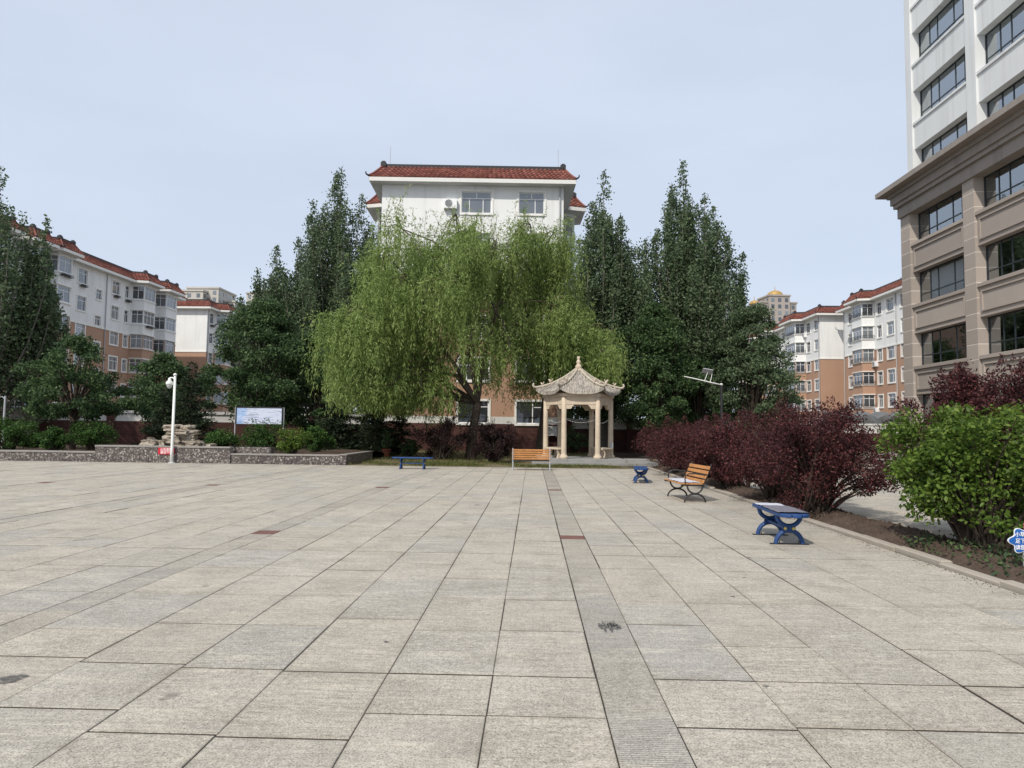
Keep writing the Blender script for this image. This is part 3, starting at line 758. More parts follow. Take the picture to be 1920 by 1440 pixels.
# loose crumbs of soil spilled on the slabs beside the kerb
n = 500; P = np.stack([KX0-np.abs(rg.normal(0,.1,n)), rg.uniform(4,14,n), np.full(n,.006)],1)
b = MB()
for p in P:
    s = rnd.uniform(.003,.008); b.add([(p[0]-s,p[1],.005),(p[0]+s,p[1]-s,.005),(p[0],p[1]+s,.005),(p[0],p[1],.005+s)], [(0,1,3),(1,2,3),(2,0,3)])
tag(b.build('soil_crumbs', M['dirt']), 'dark soil crumbs spilled along the kerb onto the slabs', 'soil', kind='stuff')
# lawn strip and back ground
struct(height_grid('lawn', -7.2, 4.34, 26.44, 46, 60, 100, lambda X,Y: -.012+.03*np.sin(X*1.7)*np.sin(Y*1.3)*(Y>26.7)+.03*(Y>26.6), M['lawn']))
struct(height_grid('back_bed', 3.4, 18.4, 27, 48, 60, 60, lambda X,Y: .02+.03*np.sin(X*1.7)*np.sin(Y*1.3)*(Y>28), M['dirt']))
# ================================================================ perimeter wall
def wall_run(name, label, pts, top, base=1.62, z0=0.0, piers=True):
    """pts: list of plan points; each span is one panel with brick below, painted band above and a coping"""
    th = thing(name, label, 'wall', (*pts[0],0))
    o0 = Vector(pts[0])
    for i, (p, q) in enumerate(zip(pts[:-1], pts[1:])):
        p, q = Vector(p)-o0, Vector(q)-o0; d = q-p; L = d.length
        mt = Matrix.Translation((p.x,p.y,0)) @ Matrix.Rotation(math.atan2(d.y,d.x),4,'Z')
        a, bb, cc = MB(), MB(), MB(); g = .2 if piers else 0
        a.box(g,L-g,-.12,.12,z0,base); bb.box(g,L-g,-.10,.10,base,top-.14); bb.box(g,L-g,-.13,.13,base,base+.05); cc.box(g,L-g,-.17,.17,top-.14,top)
        for mb, nm, mm in ((a,'brick_panel','brick'),(bb,'painted_band','band'),(cc,'coping','band')):
            o = mb.build(nm, M[mm], th); o.matrix_local = mt
        if piers:
            pm = MB(); pm.box(-.2,.2,-.2,.2,z0,top-.06); o = pm.build('pier', M['brick'], th); o.matrix_local = mt
            pc = MB(); pc.box(-.24,.24,-.24,.24,top-.06,top+.04); o = pc.build('pier_cap', M['band'], th); o.matrix_local = mt
    return th
pl = [(-33,34.2)]; n = 7
for i in range(1,n+1):
    t = i/n; pl.append((-33+(22.9)*t, 34.2+10.0*t))
wall_run('perimeter_wall', 'long brick wall with white painted top behind the left planter', pl, 2.2)
wall_run('perimeter_wall', 'brick wall with white painted top behind the pavilion', [(2.25,45.1),(6.2,45.7),(10.2,46.6),(14.5,48),(17.5,52),(19,58)], 2.12, 1.5)
wall_run('perimeter_wall', 'far brick wall with white top below the grey tarpaulin', [(19,59.5),(24,60),(29,60),(34,60),(39,60)], 2.25, 1.45, piers=False)
# grey tarpaulin over a low shed behind the wall
sh = thing('tarp_shed', 'low shed draped in a grey tarpaulin beyond the right wall', 'shed', (28,61.2,0))
M['tarp'] = simple('grey_tarp', (.13,.135,.135), .6, .3, var=.2, scale=1)
def tarp():
    nx, nz = 80, 10; V = []
    for j in range(nz+1):
        for i in range(nx+1):
            x = -3.2+6.4*i/nx; s = abs(math.sin((x+.4)*math.pi/1.55)); tz = j/nz
            topz = 2.75+.38*s-.0*tz; z = 2.15+(topz-2.15)*min(1,tz/.75) if tz <= .75 else topz+(tz-.75)*1.2
            yy = -.35 if tz <= .75 else -.35+(tz-.75)*5
            V.append((x, yy+.12*math.sin(x*5+tz*3)*(1-tz), min(z,3.32)))
    F = [(j*(nx+1)+i,j*(nx+1)+i+1,(j+1)*(nx+1)+i+1,(j+1)*(nx+1)+i) for j in range(nz) for i in range(nx)]
    b = MB(); b.add(V,F); o = b.build('tarpaulin', M['tarp'], sh, smooth=True)
tarp()
b = MB(); b.box(-3.1,3.1,.1,2.2,0,2.7); b.build('shed_body', M['grey'], sh)
# ================================================================ planter of flecked granite
t = NT('flecked_granite'); v = t.pos(); vo = t.N('TexVoronoi'); vo.inputs['Scale'].default_value = 22; t.L(v, vo.inputs['Vector'])
sp = t.N('SeparateColor'); t.L(vo.outputs['Color'], sp.inputs[0])
col = t.ramp(sp.outputs[0], [(0,(.05,.042,.04)),(.45,(.10,.085,.078)),(.72,(.17,.14,.12)),(.9,(.34,.31,.28)),(1,(.5,.47,.43))]); col = t.mix(col, (.06,.05,.05), t.math('MULTIPLY', t.noise(v,.8,3), .45))
M['fleck'] = t.base(col, .45, .4)
M['coping'] = simple('planter_coping', (.26,.24,.22), .6, .3, var=.2, scale=4)
pt = thing('stone_planter', 'long low planter of dark flecked granite along the back left of the plaza', 'planter', (0,26.5,0))
def planter_part(x0, x1, y0, y1, top, n):
    b = MB(); b.box(x0+.03,x1-.03,y0+.03,y1,0,top-.06); b.build('planter_core', M['coping'], pt)
    for i in range(n):
        a, c = x0+(x1-x0)*i/n, x0+(x1-x0)*(i+1)/n
        b = MB(); b.box(a+.006,c-.006,y0+rnd.uniform(-.004,.004),y0+.03,0,top-.06); b.build('granite_panel', M['fleck'], pt)
    n2 = max(2,int((x1-x0)/1.2))
    for i in range(n2):
        a, c = x0+(x1-x0)*i/n2, x0+(x1-x0)*(i+1)/n2
        b = MB(); b.cbox(a+.003,c-.003,y0-.03,y0+.30,top-.058,top+rnd.uniform(-.006,.006),.01); b.build('coping_stone', M['coping'], pt)
planter_part(-34,-16.5,0,.26,.39,15); planter_part(-16.5,-11.32,-.05,.3,.63,5); planter_part(-11.32,-7.2,0,.26,.38,4)
b = MB(); b.box(-7.2,-6.95,0,4.4,0,.36); b.build('planter_end', M['fleck'], pt)
b = MB(); b.box(-7.23,-6.92,-.03,4.42,.362,.40); b.build('coping_stone', M['coping'], pt)
b = MB(); b.box(-11.3,-9.95,.35,.75,.38,.61); b.build('raised_block', M['fleck'], pt)
struct(height_grid('planter_soil', -34, -7.2, 26.75, 44.5, 70, 60, lambda X,Y: .3+.06*np.sin(X*1.9)*np.sin(Y*1.7), M['dirt']))
# ================================================================ pavilion
M['pstone'] = simple('cream_stone', (.56,.465,.355), .8, .25, var=.3, scale=3.2, fine=22, bump=.15)
t = NT('pavilion_roof_stone'); v = t.pos(); c = (.43,.39,.335)
st = t.noise(t.pos((5,5,.7)), 1.6, 5, .6)
col = t.mix(c, (.12,.11,.095), t.math('MULTIPLY', t.ramp(st,[(.38,(0,0,0)),(.6,(1,1,1))]), .85)); col = t.mix(col, tuple(x*1.2 for x in c), t.math('MULTIPLY', t.noise(v, 6, 3), .4)); t.bump(t.noise(v,40,3), .3, .01)
M['proof'] = t.base(col, .8, .2)
M['pridge'] = simple('ridge_stone', (.44,.385,.31), .8, .2, var=.35, scale=7, bump=.2)
M['step'] = simple('grey_step_stone', (.27,.265,.25), .8, .3, var=.25, scale=3, bump=.2)
PX, PY, PZ = 1.95, 30.3, .23
pv = thing('pavilion', 'hexagonal cream stone pavilion with curved tiled roof and finial', 'pavilion', (PX,PY,0), R_(1.5))
RC = 1.38
hexp = [(RC*math.cos(R_(60*i)), RC*math.sin(R_(60*i))) for i in range(6)]
# platform and steps: courses of slabs
for zt, x0, x1, y0, y1, n in ((.13,-2.0,2.15,-1.95,2.3,4),(.25,-1.75,1.8,-1.62,2.1,3)):
    b = MB(); b.box(x0+.02,x1-.02,y0+.32,y1,0,zt-.002); b.build('platform_core', M['step'], pv)
    for i in range(n):
        a, c = x0+(x1-x0)*i/n, x0+(x1-x0)*(i+1)/n
        b = MB(); b.cbox(a+.004,c-.004,y0+rnd.uniform(-.008,.008),y0+.315,zt-.12,zt,.008); b.build('step_slab', M['step'], pv)
for x0, x1, zt in ((1.83,2.75,.26),(2.17,3.0,.14)):
    b = MB(); b.cbox(x0,x1,-1.9 if zt < .2 else -1.5,-.6,0,zt,.01); b.build('side_step', M['step'], pv)
for (x,y) in hexp:
    b = MB(); b.lathe([(.135,0),(.165,.02),(.175,.07),(.16,.13),(.125,.15),(.125,.18),(.112,.2),(.1115,.23),(.1095,.87),(.109,.897),(.112,.905),(.112,.915),(.109,.923),(.1088,.95),(.105,1.72),(.1048,1.747),(.107,1.755),(.107,1.765),(.1045,1.773),(.104,1.8),(.10,2.58)], 20, (x,y,PZ))
    b.build('column', M['pstone'], pv).data.polygons.foreach_set('use_smooth', [True]*(21*20)+[False]*2)
for i in range(6):
    p, q = Vector(hexp[i]), Vector(hexp[(i+1)%6]); d = q-p; L = d.length
    mt = Matrix.Translation((p.x,p.y,0)) @ Matrix.Rotation(math.atan2(d.y,d.x),4,'Z')
    b = MB(); b.box(.02,L-.02,-.06,.06,2.46,2.78); o = b.build('beam', M['pstone'], pv); o.matrix_local = mt
    b = MB(); b.box(-.06,L+.06,-.13,.09,2.78,2.92); o2 = b.build('eave_beam', M['pstone'], pv); o2.matrix_local = mt
    for sd in (0,1):
        poly = [(.08,2.46),(.40,2.46),(.38,2.40),(.33,2.38),(.31,2.31),(.26,2.28),(.08,2.28)]
        b = MB(); b.prism(poly, (lambda a,z,c: (a,c,z)) if sd == 0 else (lambda a,z,c: (L-a,c,z)), -.045, .045); o3 = b.build('bracket', M['pstone'], pv); o3.matrix_local = mt
    if i in (0,2,3,5):                      # stone seats between columns, open at front and back
        b = MB(); b.cbox(.12,L-.12,-.17,.17,PZ+.38,PZ+.45,.012); o = b.build('stone_seat', M['pstone'], pv); o.matrix_local = mt
        for s in (.3, L-.3):
            poly = [(-.13,PZ),(.13,PZ),(.10,PZ+.1),(.08,PZ+.2),(.14,PZ+.38),(-.14,PZ+.38),(-.08,PZ+.2),(-.10,PZ+.1)]
            b = MB(); b.prism(poly, lambda a,z,c: (c,a,z), s-.05, s+.05); o3 = b.build('seat_support', M['pstone'], pv); o3.matrix_local = mt
# roof
RE, ZE, ZA = 1.75, 2.96, 3.98
def roof_pt(x, t, lift=0.0):                # x: offset along the face, t: 0 eave .. 1 apex ; face looks to -y
    t = max(0.0, t)
    hw = (RE*(1-t)+.10*t)*.5; s = min(1.0, abs(x)/max(hw,1e-3))
    ap = hw*2*.866
    z = ZE + (ZA-ZE)*(.72*t+.28*t**2.2) + .2*(s**3.4)*(1-t)**2.2
    ap += .06*(s**3)*(1-t)**2
    return Vector((x*(1+.03*(s**3)*(1-t)**2), -ap, z+lift))
for i in range(6):
    mt = Matrix.Rotation(R_(60*i),4,'Z')
    sf = MB(); nx, ntt = 18, 12
    vs = []
    for j in range(ntt+1):
        t = j/ntt; hw = (RE*(1-t)+.10*t)*.5
        for k in range(nx+1): vs.append(roof_pt(-hw+2*hw*k/nx, t))
    fs = [(j*(nx+1)+k,j*(nx+1)+k+1,(j+1)*(nx+1)+k+1,(j+1)*(nx+1)+k) for j in range(ntt) for k in range(nx)]
    sf.add(vs, fs)
    sf.add([p-Vector((0,0,.09)) for p in vs], [f[::-1] for f in fs])
    sf.add([vs[k] for k in range(nx+1)]+[vs[k]-Vector((0,0,.09)) for k in range(nx+1)], [(k,nx+1+k,nx+2+k,k+1) for k in range(nx)])
    o = sf.build('roof_face', M['proof'], pv, smooth=False); o.matrix_local = mt
    rb = MB(); N = 17
    for k in range(N):
        x = -RE*.5+RE*(k+.5)/N
        tm = min(.97, 1-(abs(x)*2-.1)/(RE-.1)) if abs(x) > .05 else .97
        if tm < .06: continue
        m = max(3,int(tm*9)); rb.tube([roof_pt(x, tm*q/m-.004, .022) for q in range(m+1)], .026, 6)
    o = rb.build('tile_ribs', M['proof'], pv, smooth=True); o['kind'] = 'stuff'; o.matrix_local = mt
    # hip ridge at the right end of the face
    hp = [roof_pt((RE*(1-t)+.10*t)*.5, t, .05) for t in [q/14 for q in range(15)]]
    dv = (hp[0]-hp[1]).normalized(); hp = [hp[0]+dv*.09+Vector((0,0,.2)), hp[0]+dv*.13+Vector((0,0,.11)), hp[0]+dv*.08+Vector((0,0,.04))]+hp
    rdg = MB(); rdg.tube(hp, [.035,.045,.055]+[.05]*15, 8); o = rdg.build('hip_ridge', M['pridge'], pv, smooth=True); o.matrix_local = mt
    for tq, sc in ((.16,.8),(.36,1.0)):
        p = roof_pt((RE*(1-tq)+.10*tq)*.5, tq, .09); d = (hp[3]-hp[8]).normalized()
        bt = MB(); dz = Vector((0,0,1))
        bt.tube([p, p+dz*.07*sc+d*.02, p+dz*.13*sc+d*.05, p+dz*.16*sc+d*.11*sc], [.045*sc,.05*sc,.042*sc,.02*sc], 7)
        bt.tube([p+dz*.06*sc-d*.02, p+dz*.12*sc-d*.07*sc, p+dz*.17*sc-d*.05*sc], [.03*sc,.022*sc,.01], 6)
        bo = bt.build('ridge_beast', M['pstone'], o, smooth=True)
b = MB(); b.lathe([(.17,3.92),(.18,3.97),(.13,4.0),(.11,4.02),(.14,4.07),(.14,4.13),(.1,4.2),(.06,4.23),(.095,4.28),(.095,4.34),(.055,4.4),(.04,4.43),(.065,4.47),(.065,4.55),(.02,4.56)], 18); b.build('finial', M['pstone'], pv, smooth=True)
# string of small lights hung between the columns
b = MB()
for i in (3,4,5,0):
    p, q = Vector(hexp[i]), Vector(hexp[(i+1)%6]); p = p*.93; q = q*.93
    pts = [(*(p.lerp(q,k/12)), 1.86-.14*math.sin(math.pi*k/12)) for k in range(13)]
    b.tube(pts, .003, 4)
    for k in range(1,12): b.lathe([(.002,-.022),(.008,-.015),(.008,0),(.002,.004)], 5, pts[k])
b.build('light_string', M['pvc'], pv)
b = MB(); b.box(-.075,.075,-.13,-.118,.62,.90); o = b.build('notice_plate', M['grey'], pv); o.location = (hexp[0][0],hexp[0][1],0); o.rotation_euler = (0,0,R_(5))
# ================================================================ benches
M['blue'] = simple('blue_paint', (.016,.055,.175), .5, .4, var=.35, scale=11, fine=45)
M['yellow'] = simple('yellow_cap', (.62,.47,.12), .5, .4, var=.1)
M['orange'] = simple('orange_wood', (.5,.23,.08), .5, .4, var=.45, scale=5, fine=38)
M['mat'] = simple('grey_felt', (.17,.165,.19), .9, .1, var=.15, scale=10)
M['pale'] = simple('pale_cloth', (.5,.5,.55), .9, .1, var=.1, scale=10)
def blue_bench(label, loc, rz, group='blue backless benches'):
    th = thing('backless_bench', label, 'bench', loc, rz, group)       # long axis local y
    L, Wd = 1.46, .37
    for i in range(3):                                                 # three rounded planks
        x0 = -Wd/2+Wd*i/3+.006; x1 = -Wd/2+Wd*(i+1)/3-.006; e = [.10,0,.10][i]
        poly = []
        for sg in (1,-1):
            for k in range(9):
                a = x0+(x1-x0)*k/8 if sg > 0 else x1-(x1-x0)*k/8
                poly.append((a, sg*(L/2 - .16*(1-math.sqrt(max(0,1-(a/(Wd/2+.001))**2))))))
        b = MB(); b.prism(poly[::-1], lambda a,y,z: (a,y,z), .365, .405); b.build('plank', M['blue'], th, bevel=.006)
    for s in (-.4,.4):
        b = MB()
        b.tube([(x,s,z) for x,z in arc(0,.0,.165,0,180,14,.175)], .029, 8)
        b.tube([(x,s,z) for x,z in arc(0,.365,.145,180,360,14,.135)], .029, 8)
        b.box(-.075,.075,s-.018,s+.018,.155,.245); b.box(-.15,.15,s-.02,s+.02,.352,.366)
        lg = b.build('leg', M['blue'], th)
        b = MB(); b.box(-.235,.235,s-.03,s+.03,.0,.012); b.build('foot_plate', M['iron'], lg)
        for x in (-.05,.05):
            b = MB(); sd = -1 if s < 0 else 1
            b.M = Matrix.Translation((x,s+sd*.018,.2)) @ Matrix.Rotation(-math.pi/2*sd,4,'X'); b.lathe([(.02,0),(.02,.006),(.014,.014),(.004,.017)], 12); b.build('bolt_cap', M['yellow'], lg)
        for x in (-.12,.12):
            b = MB(); b.tube([(x,s,.012),(x,s,.05)], .007, 6); b.build('anchor_bolt', M['iron'], lg)
    b = MB(); b.box(-.045,.045,-.38,.38,.185,.215); b.build('stretcher', M['blue'], th)
    return th
def cloth(name, label, cat, m, parent_loc, rz, outline, z, wob=.006, droop=.0, hw=.17):
    nx, ny = 14, 40; V = []; 
    for j in range(ny+1):
        v = j/ny
        for i in range(nx+1):
            u = i/nx*2-1; x, y = outline(u, v)
            zz = z+wob*(1+math.sin(x*31+y*9)*math.sin(y*17))-max(0,abs(x)-hw)*droop
            V.append((x,y,zz))
    F = [(j*(nx+1)+i,j*(nx+1)+i+1,(j+1)*(nx+1)+i+1,(j+1)*(nx+1)+i) for j in range(ny) for i in range(nx)]
    b = MB(); b.add(V,F); o = b.build(name, m, None, smooth=True); o.location = parent_loc; o.rotation_euler = (0,0,rz)
    so_ = o.modifiers.new('thick','SOLIDIFY'); so_.thickness = .008; so_.offset = 1
    return tag(o, label, cat)
NB = (3.26, 9.54, 0); nbr = R_(-2)
blue_bench('blue backless bench with a grey mat on it, nearest on the right', NB, nbr)
cloth('seat_mat', 'pale sheet folded over the far half of the nearest blue bench', 'cloth', M['pale'], NB, nbr, lambda u,v: (u*.165, .0+v*.58-.03*u*u), .407)
cloth('seat_mat', 'grey felt mat lying on the nearest blue bench', 'mat', M['mat'], NB, nbr, lambda u,v: (u*.182*(1-.25*max(0,v-.8)), -.58+v*.74-.05*u*abs(u)*(v>.5)), .417, .004, .5)
blue_bench('small blue backless bench beside the purple hedge, farther along the kerb', (3.0,19.8,0), R_(-6))
blue_bench('blue backless bench at the back of the plaza in front of the lawn', (-4.13,24.6,0), R_(90))
def slat_bench(name, label, loc, rz, kind):
    th = thing(name, label, 'bench', loc, rz, None)        # seat faces local -x, long axis y
    L = 1.38; hl = L/2
    back = [(.17,.41),(.21,.50),(.25,.59),(.285,.68)]; nb = len(back)
    if kind == 'plain': back = [(.20,.40),(.215,.475),(.23,.55),(.245,.625),(.26,.70)]
    for (x,z) in back:
        b = MB(); b.M = Matrix.Translation((x,0,z)) @ Matrix.Rotation(R_(20 if kind == 'arms' else 10),4,'Y'); b.box(-.012,.012,-hl+.02,hl-.02,-(.035 if kind == 'arms' else .028),.035 if kind == 'arms' else .028); b.build('back_slat', M['orange'], th, bevel=.006)
    for i in range(5):
        x = -.24+.088*i; b = MB(); b.box(x-.036,x+.036,-hl+.02,hl-.02,.355,.38); b.build('seat_slat', M['orange'], th, bevel=.006)
    for s in (-hl+.05, hl-.05):
        b = MB()
        if kind == 'arms':
            b.tube([(x,s,z) for x,z in arc(0,0,.21,0,180,14,.17)], .018, 8)
            b.tube([(x,s,z) for x,z in arc(0,.33,.155,180,360,14,.155)], .018, 8)
            b.box(-.07,.07,s-.015,s+.015,.155,.19)
            b.bar((-.28,s,.34),(.19,s,.33),.035,.03)
            b.tube([(.14,s,.335),(.2,s,.42),(.26,s,.55),(.315,s,.70),(.335,s,.755)], .018, 8)
            fr_ = b.build('end_frame', M['iron'], th)
            b = MB(); b.tube([(-.19,s,.34),(-.2,s,.46),(-.185,s,.53),(-.12,s,.565),(0,s,.57),(.12,s,.555),(.255,s,.53)], .013, 8); b.build('armrest', M['iron'], th)
        else:
            b.tube([(.2,s,0),(.19,s,.33),(.21,s,.4),(.275,s,.76)], .02, 8); b.tube([(-.26,s,0),(-.24,s,.34)], .02, 8); b.bar((-.27,s,.34),(.2,s,.335),.035,.03)
            b.build('end_frame', M['grey'], th)
    if kind == 'plain':
        b = MB(); b.bar((.195,-hl+.06,.335),(.195,hl-.06,.335),.03,.035); b.bar((-.2,-hl+.06,.33),(-.2,hl-.06,.33),.03,.03); b.build('rail', M['iron'], th)
    return th
OB = (3.2, 14.95, 0); obr = R_(4)
slat_bench('slatted_bench', 'orange slatted bench with black curved iron ends facing the plaza from the hedge', OB, obr, 'arms')
cloth('seat_sheet', 'white sheet spread on the orange bench seat by the hedge', 'cloth', M['pale'], OB, obr, lambda u,v: (-.07+u*.19, -.6+v*1.15+.03*math.sin(u*4)), .384, .006)
slat_bench('slatted_bench', 'orange slatted bench seen from behind in front of the pavilion', (-.02,24.9,0), R_(-90), 'plain')
# ================================================================ posts, lamp and signs
M['polew'] = simple('white_pole_paint', (.72,.73,.70), .5, .4, var=.1, scale=4)
cp = thing('camera_pole', 'white surveillance pole with a dome camera standing before the planter', 'pole', (-13.47,26.3,0))
b = MB(); b.tube([(0,0,0),(0,0,.5),(0,0,3.28)], [.062,.056,.044], 14); b.build('pole', M['polew'], cp, smooth=True)
b = MB(); b.lathe([(.12,0),(.12,.02),(.09,.025)], 14); b.build('base_plate', M['polew'], cp)
b = MB(); b.lathe([(.06,3.28),(.075,3.3),(.06,3.34),(.02,3.37)], 12); b.build('pole_cap', M['polew'], cp, smooth=True)
b = MB(); b.tube([(0,0,3.14),(-.09,0,3.2),(-.18,0,3.2),(-.2,0,3.13)], .025, 8); b.build('bracket', M['polew'], cp)
b = MB(); b.lathe([(.03,3.20),(.05,3.17),(.06,3.10),(.125,3.03),(.135,2.96),(.12,2.93),(.1,2.925)][::-1], 16, (-.2,0,0)); dc = b.build('camera_housing', M['polew'], cp, smooth=True)
b = MB(); b.lathe([(.105,2.925),(.1,2.88),(.075,2.82),(.03,2.785),(.005,2.78)][::-1], 14, (-.2,0,0)); b.build('dome_lens', M['grey'], dc, smooth=True)
lp = thing('lamp_post', 'thin grey post at the left edge behind the planter bushes', 'post', (-23.9,31.5,.3))
b = MB(); b.tube([(0,0,0),(0,0,2.35)], [.06,.045], 10); b.build('pole', M['grey'], lp)
b = MB(); b.tube([(0,0,2.2),(-.15,0,2.32),(-.28,0,2.28)], .02, 6); b.build('arm', M['grey'], lp)
sx, sy = 8.45, 32.0
st_ = thing('solar_lamp', 'solar street lamp with a long grey arm in front of the dark trees', 'street lamp', (sx,sy,0))
b = MB(); b.tube([(0,0,0),(0,0,3.5)], .062, 12); b.build('pole', M['iron'], st_)
b = MB(); b.tube([(0,0,3.48),(0,0,3.58)], .05, 10); b.tube([(.05,0,3.50),(-.5,0,3.62),(-1.1,0,3.76),(-1.66,0,3.88)], [.055,.05,.045,.03], 8, .6); b.build('lamp_arm', M['polew'], st_, smooth=True)
b = MB(); b.M = Matrix.Translation((-.62,0,4.12)) @ Matrix.Rotation(R_(-28),4,'X') @ Matrix.Rotation(R_(12),4,'Y'); b.box(-.22,.22,-.18,.18,-.015,.015); b.build('solar_panel', M['grey'], st_)
b = MB(); b.bar((-.75,0,3.68),(-.6,0,4.1),.025,.025); b.bar((-.5,0,3.62),(-.4,0,4.06),.025,.025); b.build('panel_strut', M['polew'], st_)
# notice board
t = NT('faded_print'); tc = t.N('TexCoord'); sx_ = t.N('SeparateXYZ'); t.L(tc.outputs['Object'], sx_.inputs[0])
mp = t.N('Mapping'); mp.inputs['Scale'].default_value = (1.6,1,26); t.L(tc.outputs['Object'], mp.inputs[0])
ln = t.noise(mp.outputs[0], 1.0, 3, .6); gl = t.noise(tc.outputs['Object'], 2.2, 4)
col = t.mix((.60,.65,.78), (.28,.45,.75), t.ramp(t.math('ADD', t.math('MULTIPLY', sx_.outputs[0], -.45), gl), [(.75,(0,0,0)),(1.1,(1,1,1))]))
col = t.mix(col, (.12,.16,.26), t.math('MULTIPLY', t.ramp(ln,[(.53,(0,0,0)),(.6,(1,1,1))]), .6)); M['print'] = t.base(col, .3, .5)
bdx = thing('notice_board', 'faded blue and white notice board on two posts above the planter shrubs', 'notice board', (-12.43,32,.3), R_(1))
for x in (-1.11,1.11):
    b = MB(); b.tube([(x,.05,0),(x,.05,1.98)], .03, 8); b.build('post', M['grey'], bdx)
b = MB(); b.box(-1.03,1.03,-.01,.01,1.22,1.95); b.build('printed_panel', M['print'], bdx)
b = MB(); b.box(-1.08,1.08,-.03,.03,1.95,1.99); b.box(-1.08,1.08,-.03,.03,1.18,1.22); b.box(-1.08,-1.03,-.03,.03,1.22,1.95); b.box(1.03,1.08,-.03,.03,1.22,1.95); b.build('frame', M['iron'], bdx)
def lettering(lines, parent, size, loc, m, gap=1.25, rot=(R_(90),0,0)):
    for i, s in enumerate(lines):
        cu = bpy.data.curves.new('lettering', 'FONT'); cu.body = s; cu.size = size; cu.align_x = 'CENTER'; cu.extrude = .001
        cu.offset = size*.012
        tmp = bpy.data.objects.new('tmp', cu); COL.objects.link(tmp); bpy.context.view_layer.update()
        me = bpy.data.meshes.new_from_object(tmp.evaluated_get(bpy.context.evaluated_depsgraph_get())); bpy.data.objects.remove(tmp)
        me.materials.clear(); o = link('lettering', me, m, parent)
        o.location = (loc[0], loc[1], loc[2]-i*size*gap); o.rotation_euler = rot
M['signred'] = simple('red_sign', (.55,.012,.035), .5, .4, var=.08); M['letter'] = simple('white_letters', (.85,.85,.85), .6, .3, var=.03)
rs = thing('warning_sign', 'small red sign with white writing fixed to the planter', 'sign', (-13.75,26.435,.44))
b = MB(); b.box(-.31,.31,-.012,0,-.125,.125); b.build('sign_plate', M['signred'], rs)
lettering(['山石危险', '请勿攀登'], rs, .115, (0,-.016,.02), M['letter'], 1.0)
M['signblue'] = simple('blue_sign', (.015,.12,.42), .45, .4, var=.06); M['signpink'] = simple('pink_flower', (.75,.1,.28), .5, .4, var=.1)
bs = thing('garden_sign', 'blue scalloped garden sign with white writing under the green bush', 'sign', (4.95,7.35,.05), R_(4))
def lobes(r):
    return [((.13+.022*math.cos(6*a)+r)*math.cos(a)*1.12, .30+(.115+.018*math.cos(6*a)+r)*math.sin(a)) for a in [2*math.pi*k/60 for k in range(60)]]
b = MB(); b.prism(lobes(.006), lambda a,z,c: (a,c,z), .0, .008); b.build('sign_border', M['letter'], bs)
b = MB(); b.prism(lobes(-.002), lambda a,z,c: (a,c,z), -.003, .0); b.build('sign_face', M['signblue'], bs)
b = MB(); b.box(-.012,.012,.008,.02,-.05,.35); b.build('stake', M['grey'], bs)
lettering(['小草青青', '足下留情', '请您爱护'], bs, .052, (0,-.006,.345), M['letter'], 1.25)
b = MB(); b.M = Matrix.Translation((.03,-.004,.445)) @ Matrix.Rotation(math.pi/2,4,'X')
for k in range(5): b.lathe([(.022,0),(.022,.005)], 10, (.026*math.cos(1.257*k), .026*math.sin(1.257*k), 0))
b.build('flower', M['signpink'], bs)
# clay pot
pot = thing('flower_pot', 'terracotta pot with a small shrub on the lawn', 'pot', at_ground(725,856,.03), 0)
M['clay'] = simple('terracotta', (.22,.075,.045), .8, .2, var=.2)
b = MB(); b.lathe([(.13,0),(.2,.28),(.225,.29),(.225,.36),(.2,.365),(.19,.32)], 16); b.build('pot_body', M['clay'], pot, smooth=False)
b = MB(); b.tube([(0,0,.3),(.05,0,.6),(.02,.03,1.0)], [.02,.015,.006], 6); b.tube([(0,0,.5),(-.12,0,.85)], [.012,.005], 5); b.build('stem', M['dirt'], pot)
# rockery
M['rock'] = None
t = NT('rockery_stone'); v = t.pos(); col = t.ramp(t.noise(v, 5, 5, .7), [(.3,(.13,.105,.085)),(.5,(.34,.29,.23)),(.72,(.52,.47,.40))]); t.bump(t.noise(v, 9, 5, .7), .8, .06); M['rock'] = t.base(col, .9, .2)
rk = thing('rockery', 'heap of weathered rocks stacked on the raised planter', 'rockery', (-14.1,27.6,.3))
def rock(x, y, z, sx, sy, sz, seed, rz=0):
    r = np.random.default_rng(seed); n = 7
    import bmesh
    bm = bmesh.new(); bmesh.ops.create_cube(bm, size=1); bmesh.ops.subdivide_edges(bm, edges=bm.edges[:], cuts=3, use_grid_fill=True)
    ph = r.uniform(0,6.28,6)
    for vv in bm.verts:
        c = vv.co; k = 1-.22*max(0,(c.length-.5))
        c *= k
        c.x += .09*math.sin(9*c.z+ph[0])+.04*math.sin(13*c.y+ph[1])+r.normal(0,.03); c.y += .06*math.sin(8*c.z+ph[2])+r.normal(0,.03); c.z += .05*math.sin(7*c.x+ph[3])+r.normal(0,.03)
        vv.co = Vector((c.x*sx, c.y*sy, c.z*sz))
    me = bpy.data.meshes.new('rock'); bm.to_mesh(me); bm.free(); link('rock', me, M['rock'], rk, (x,y,z), (0,0,rz))
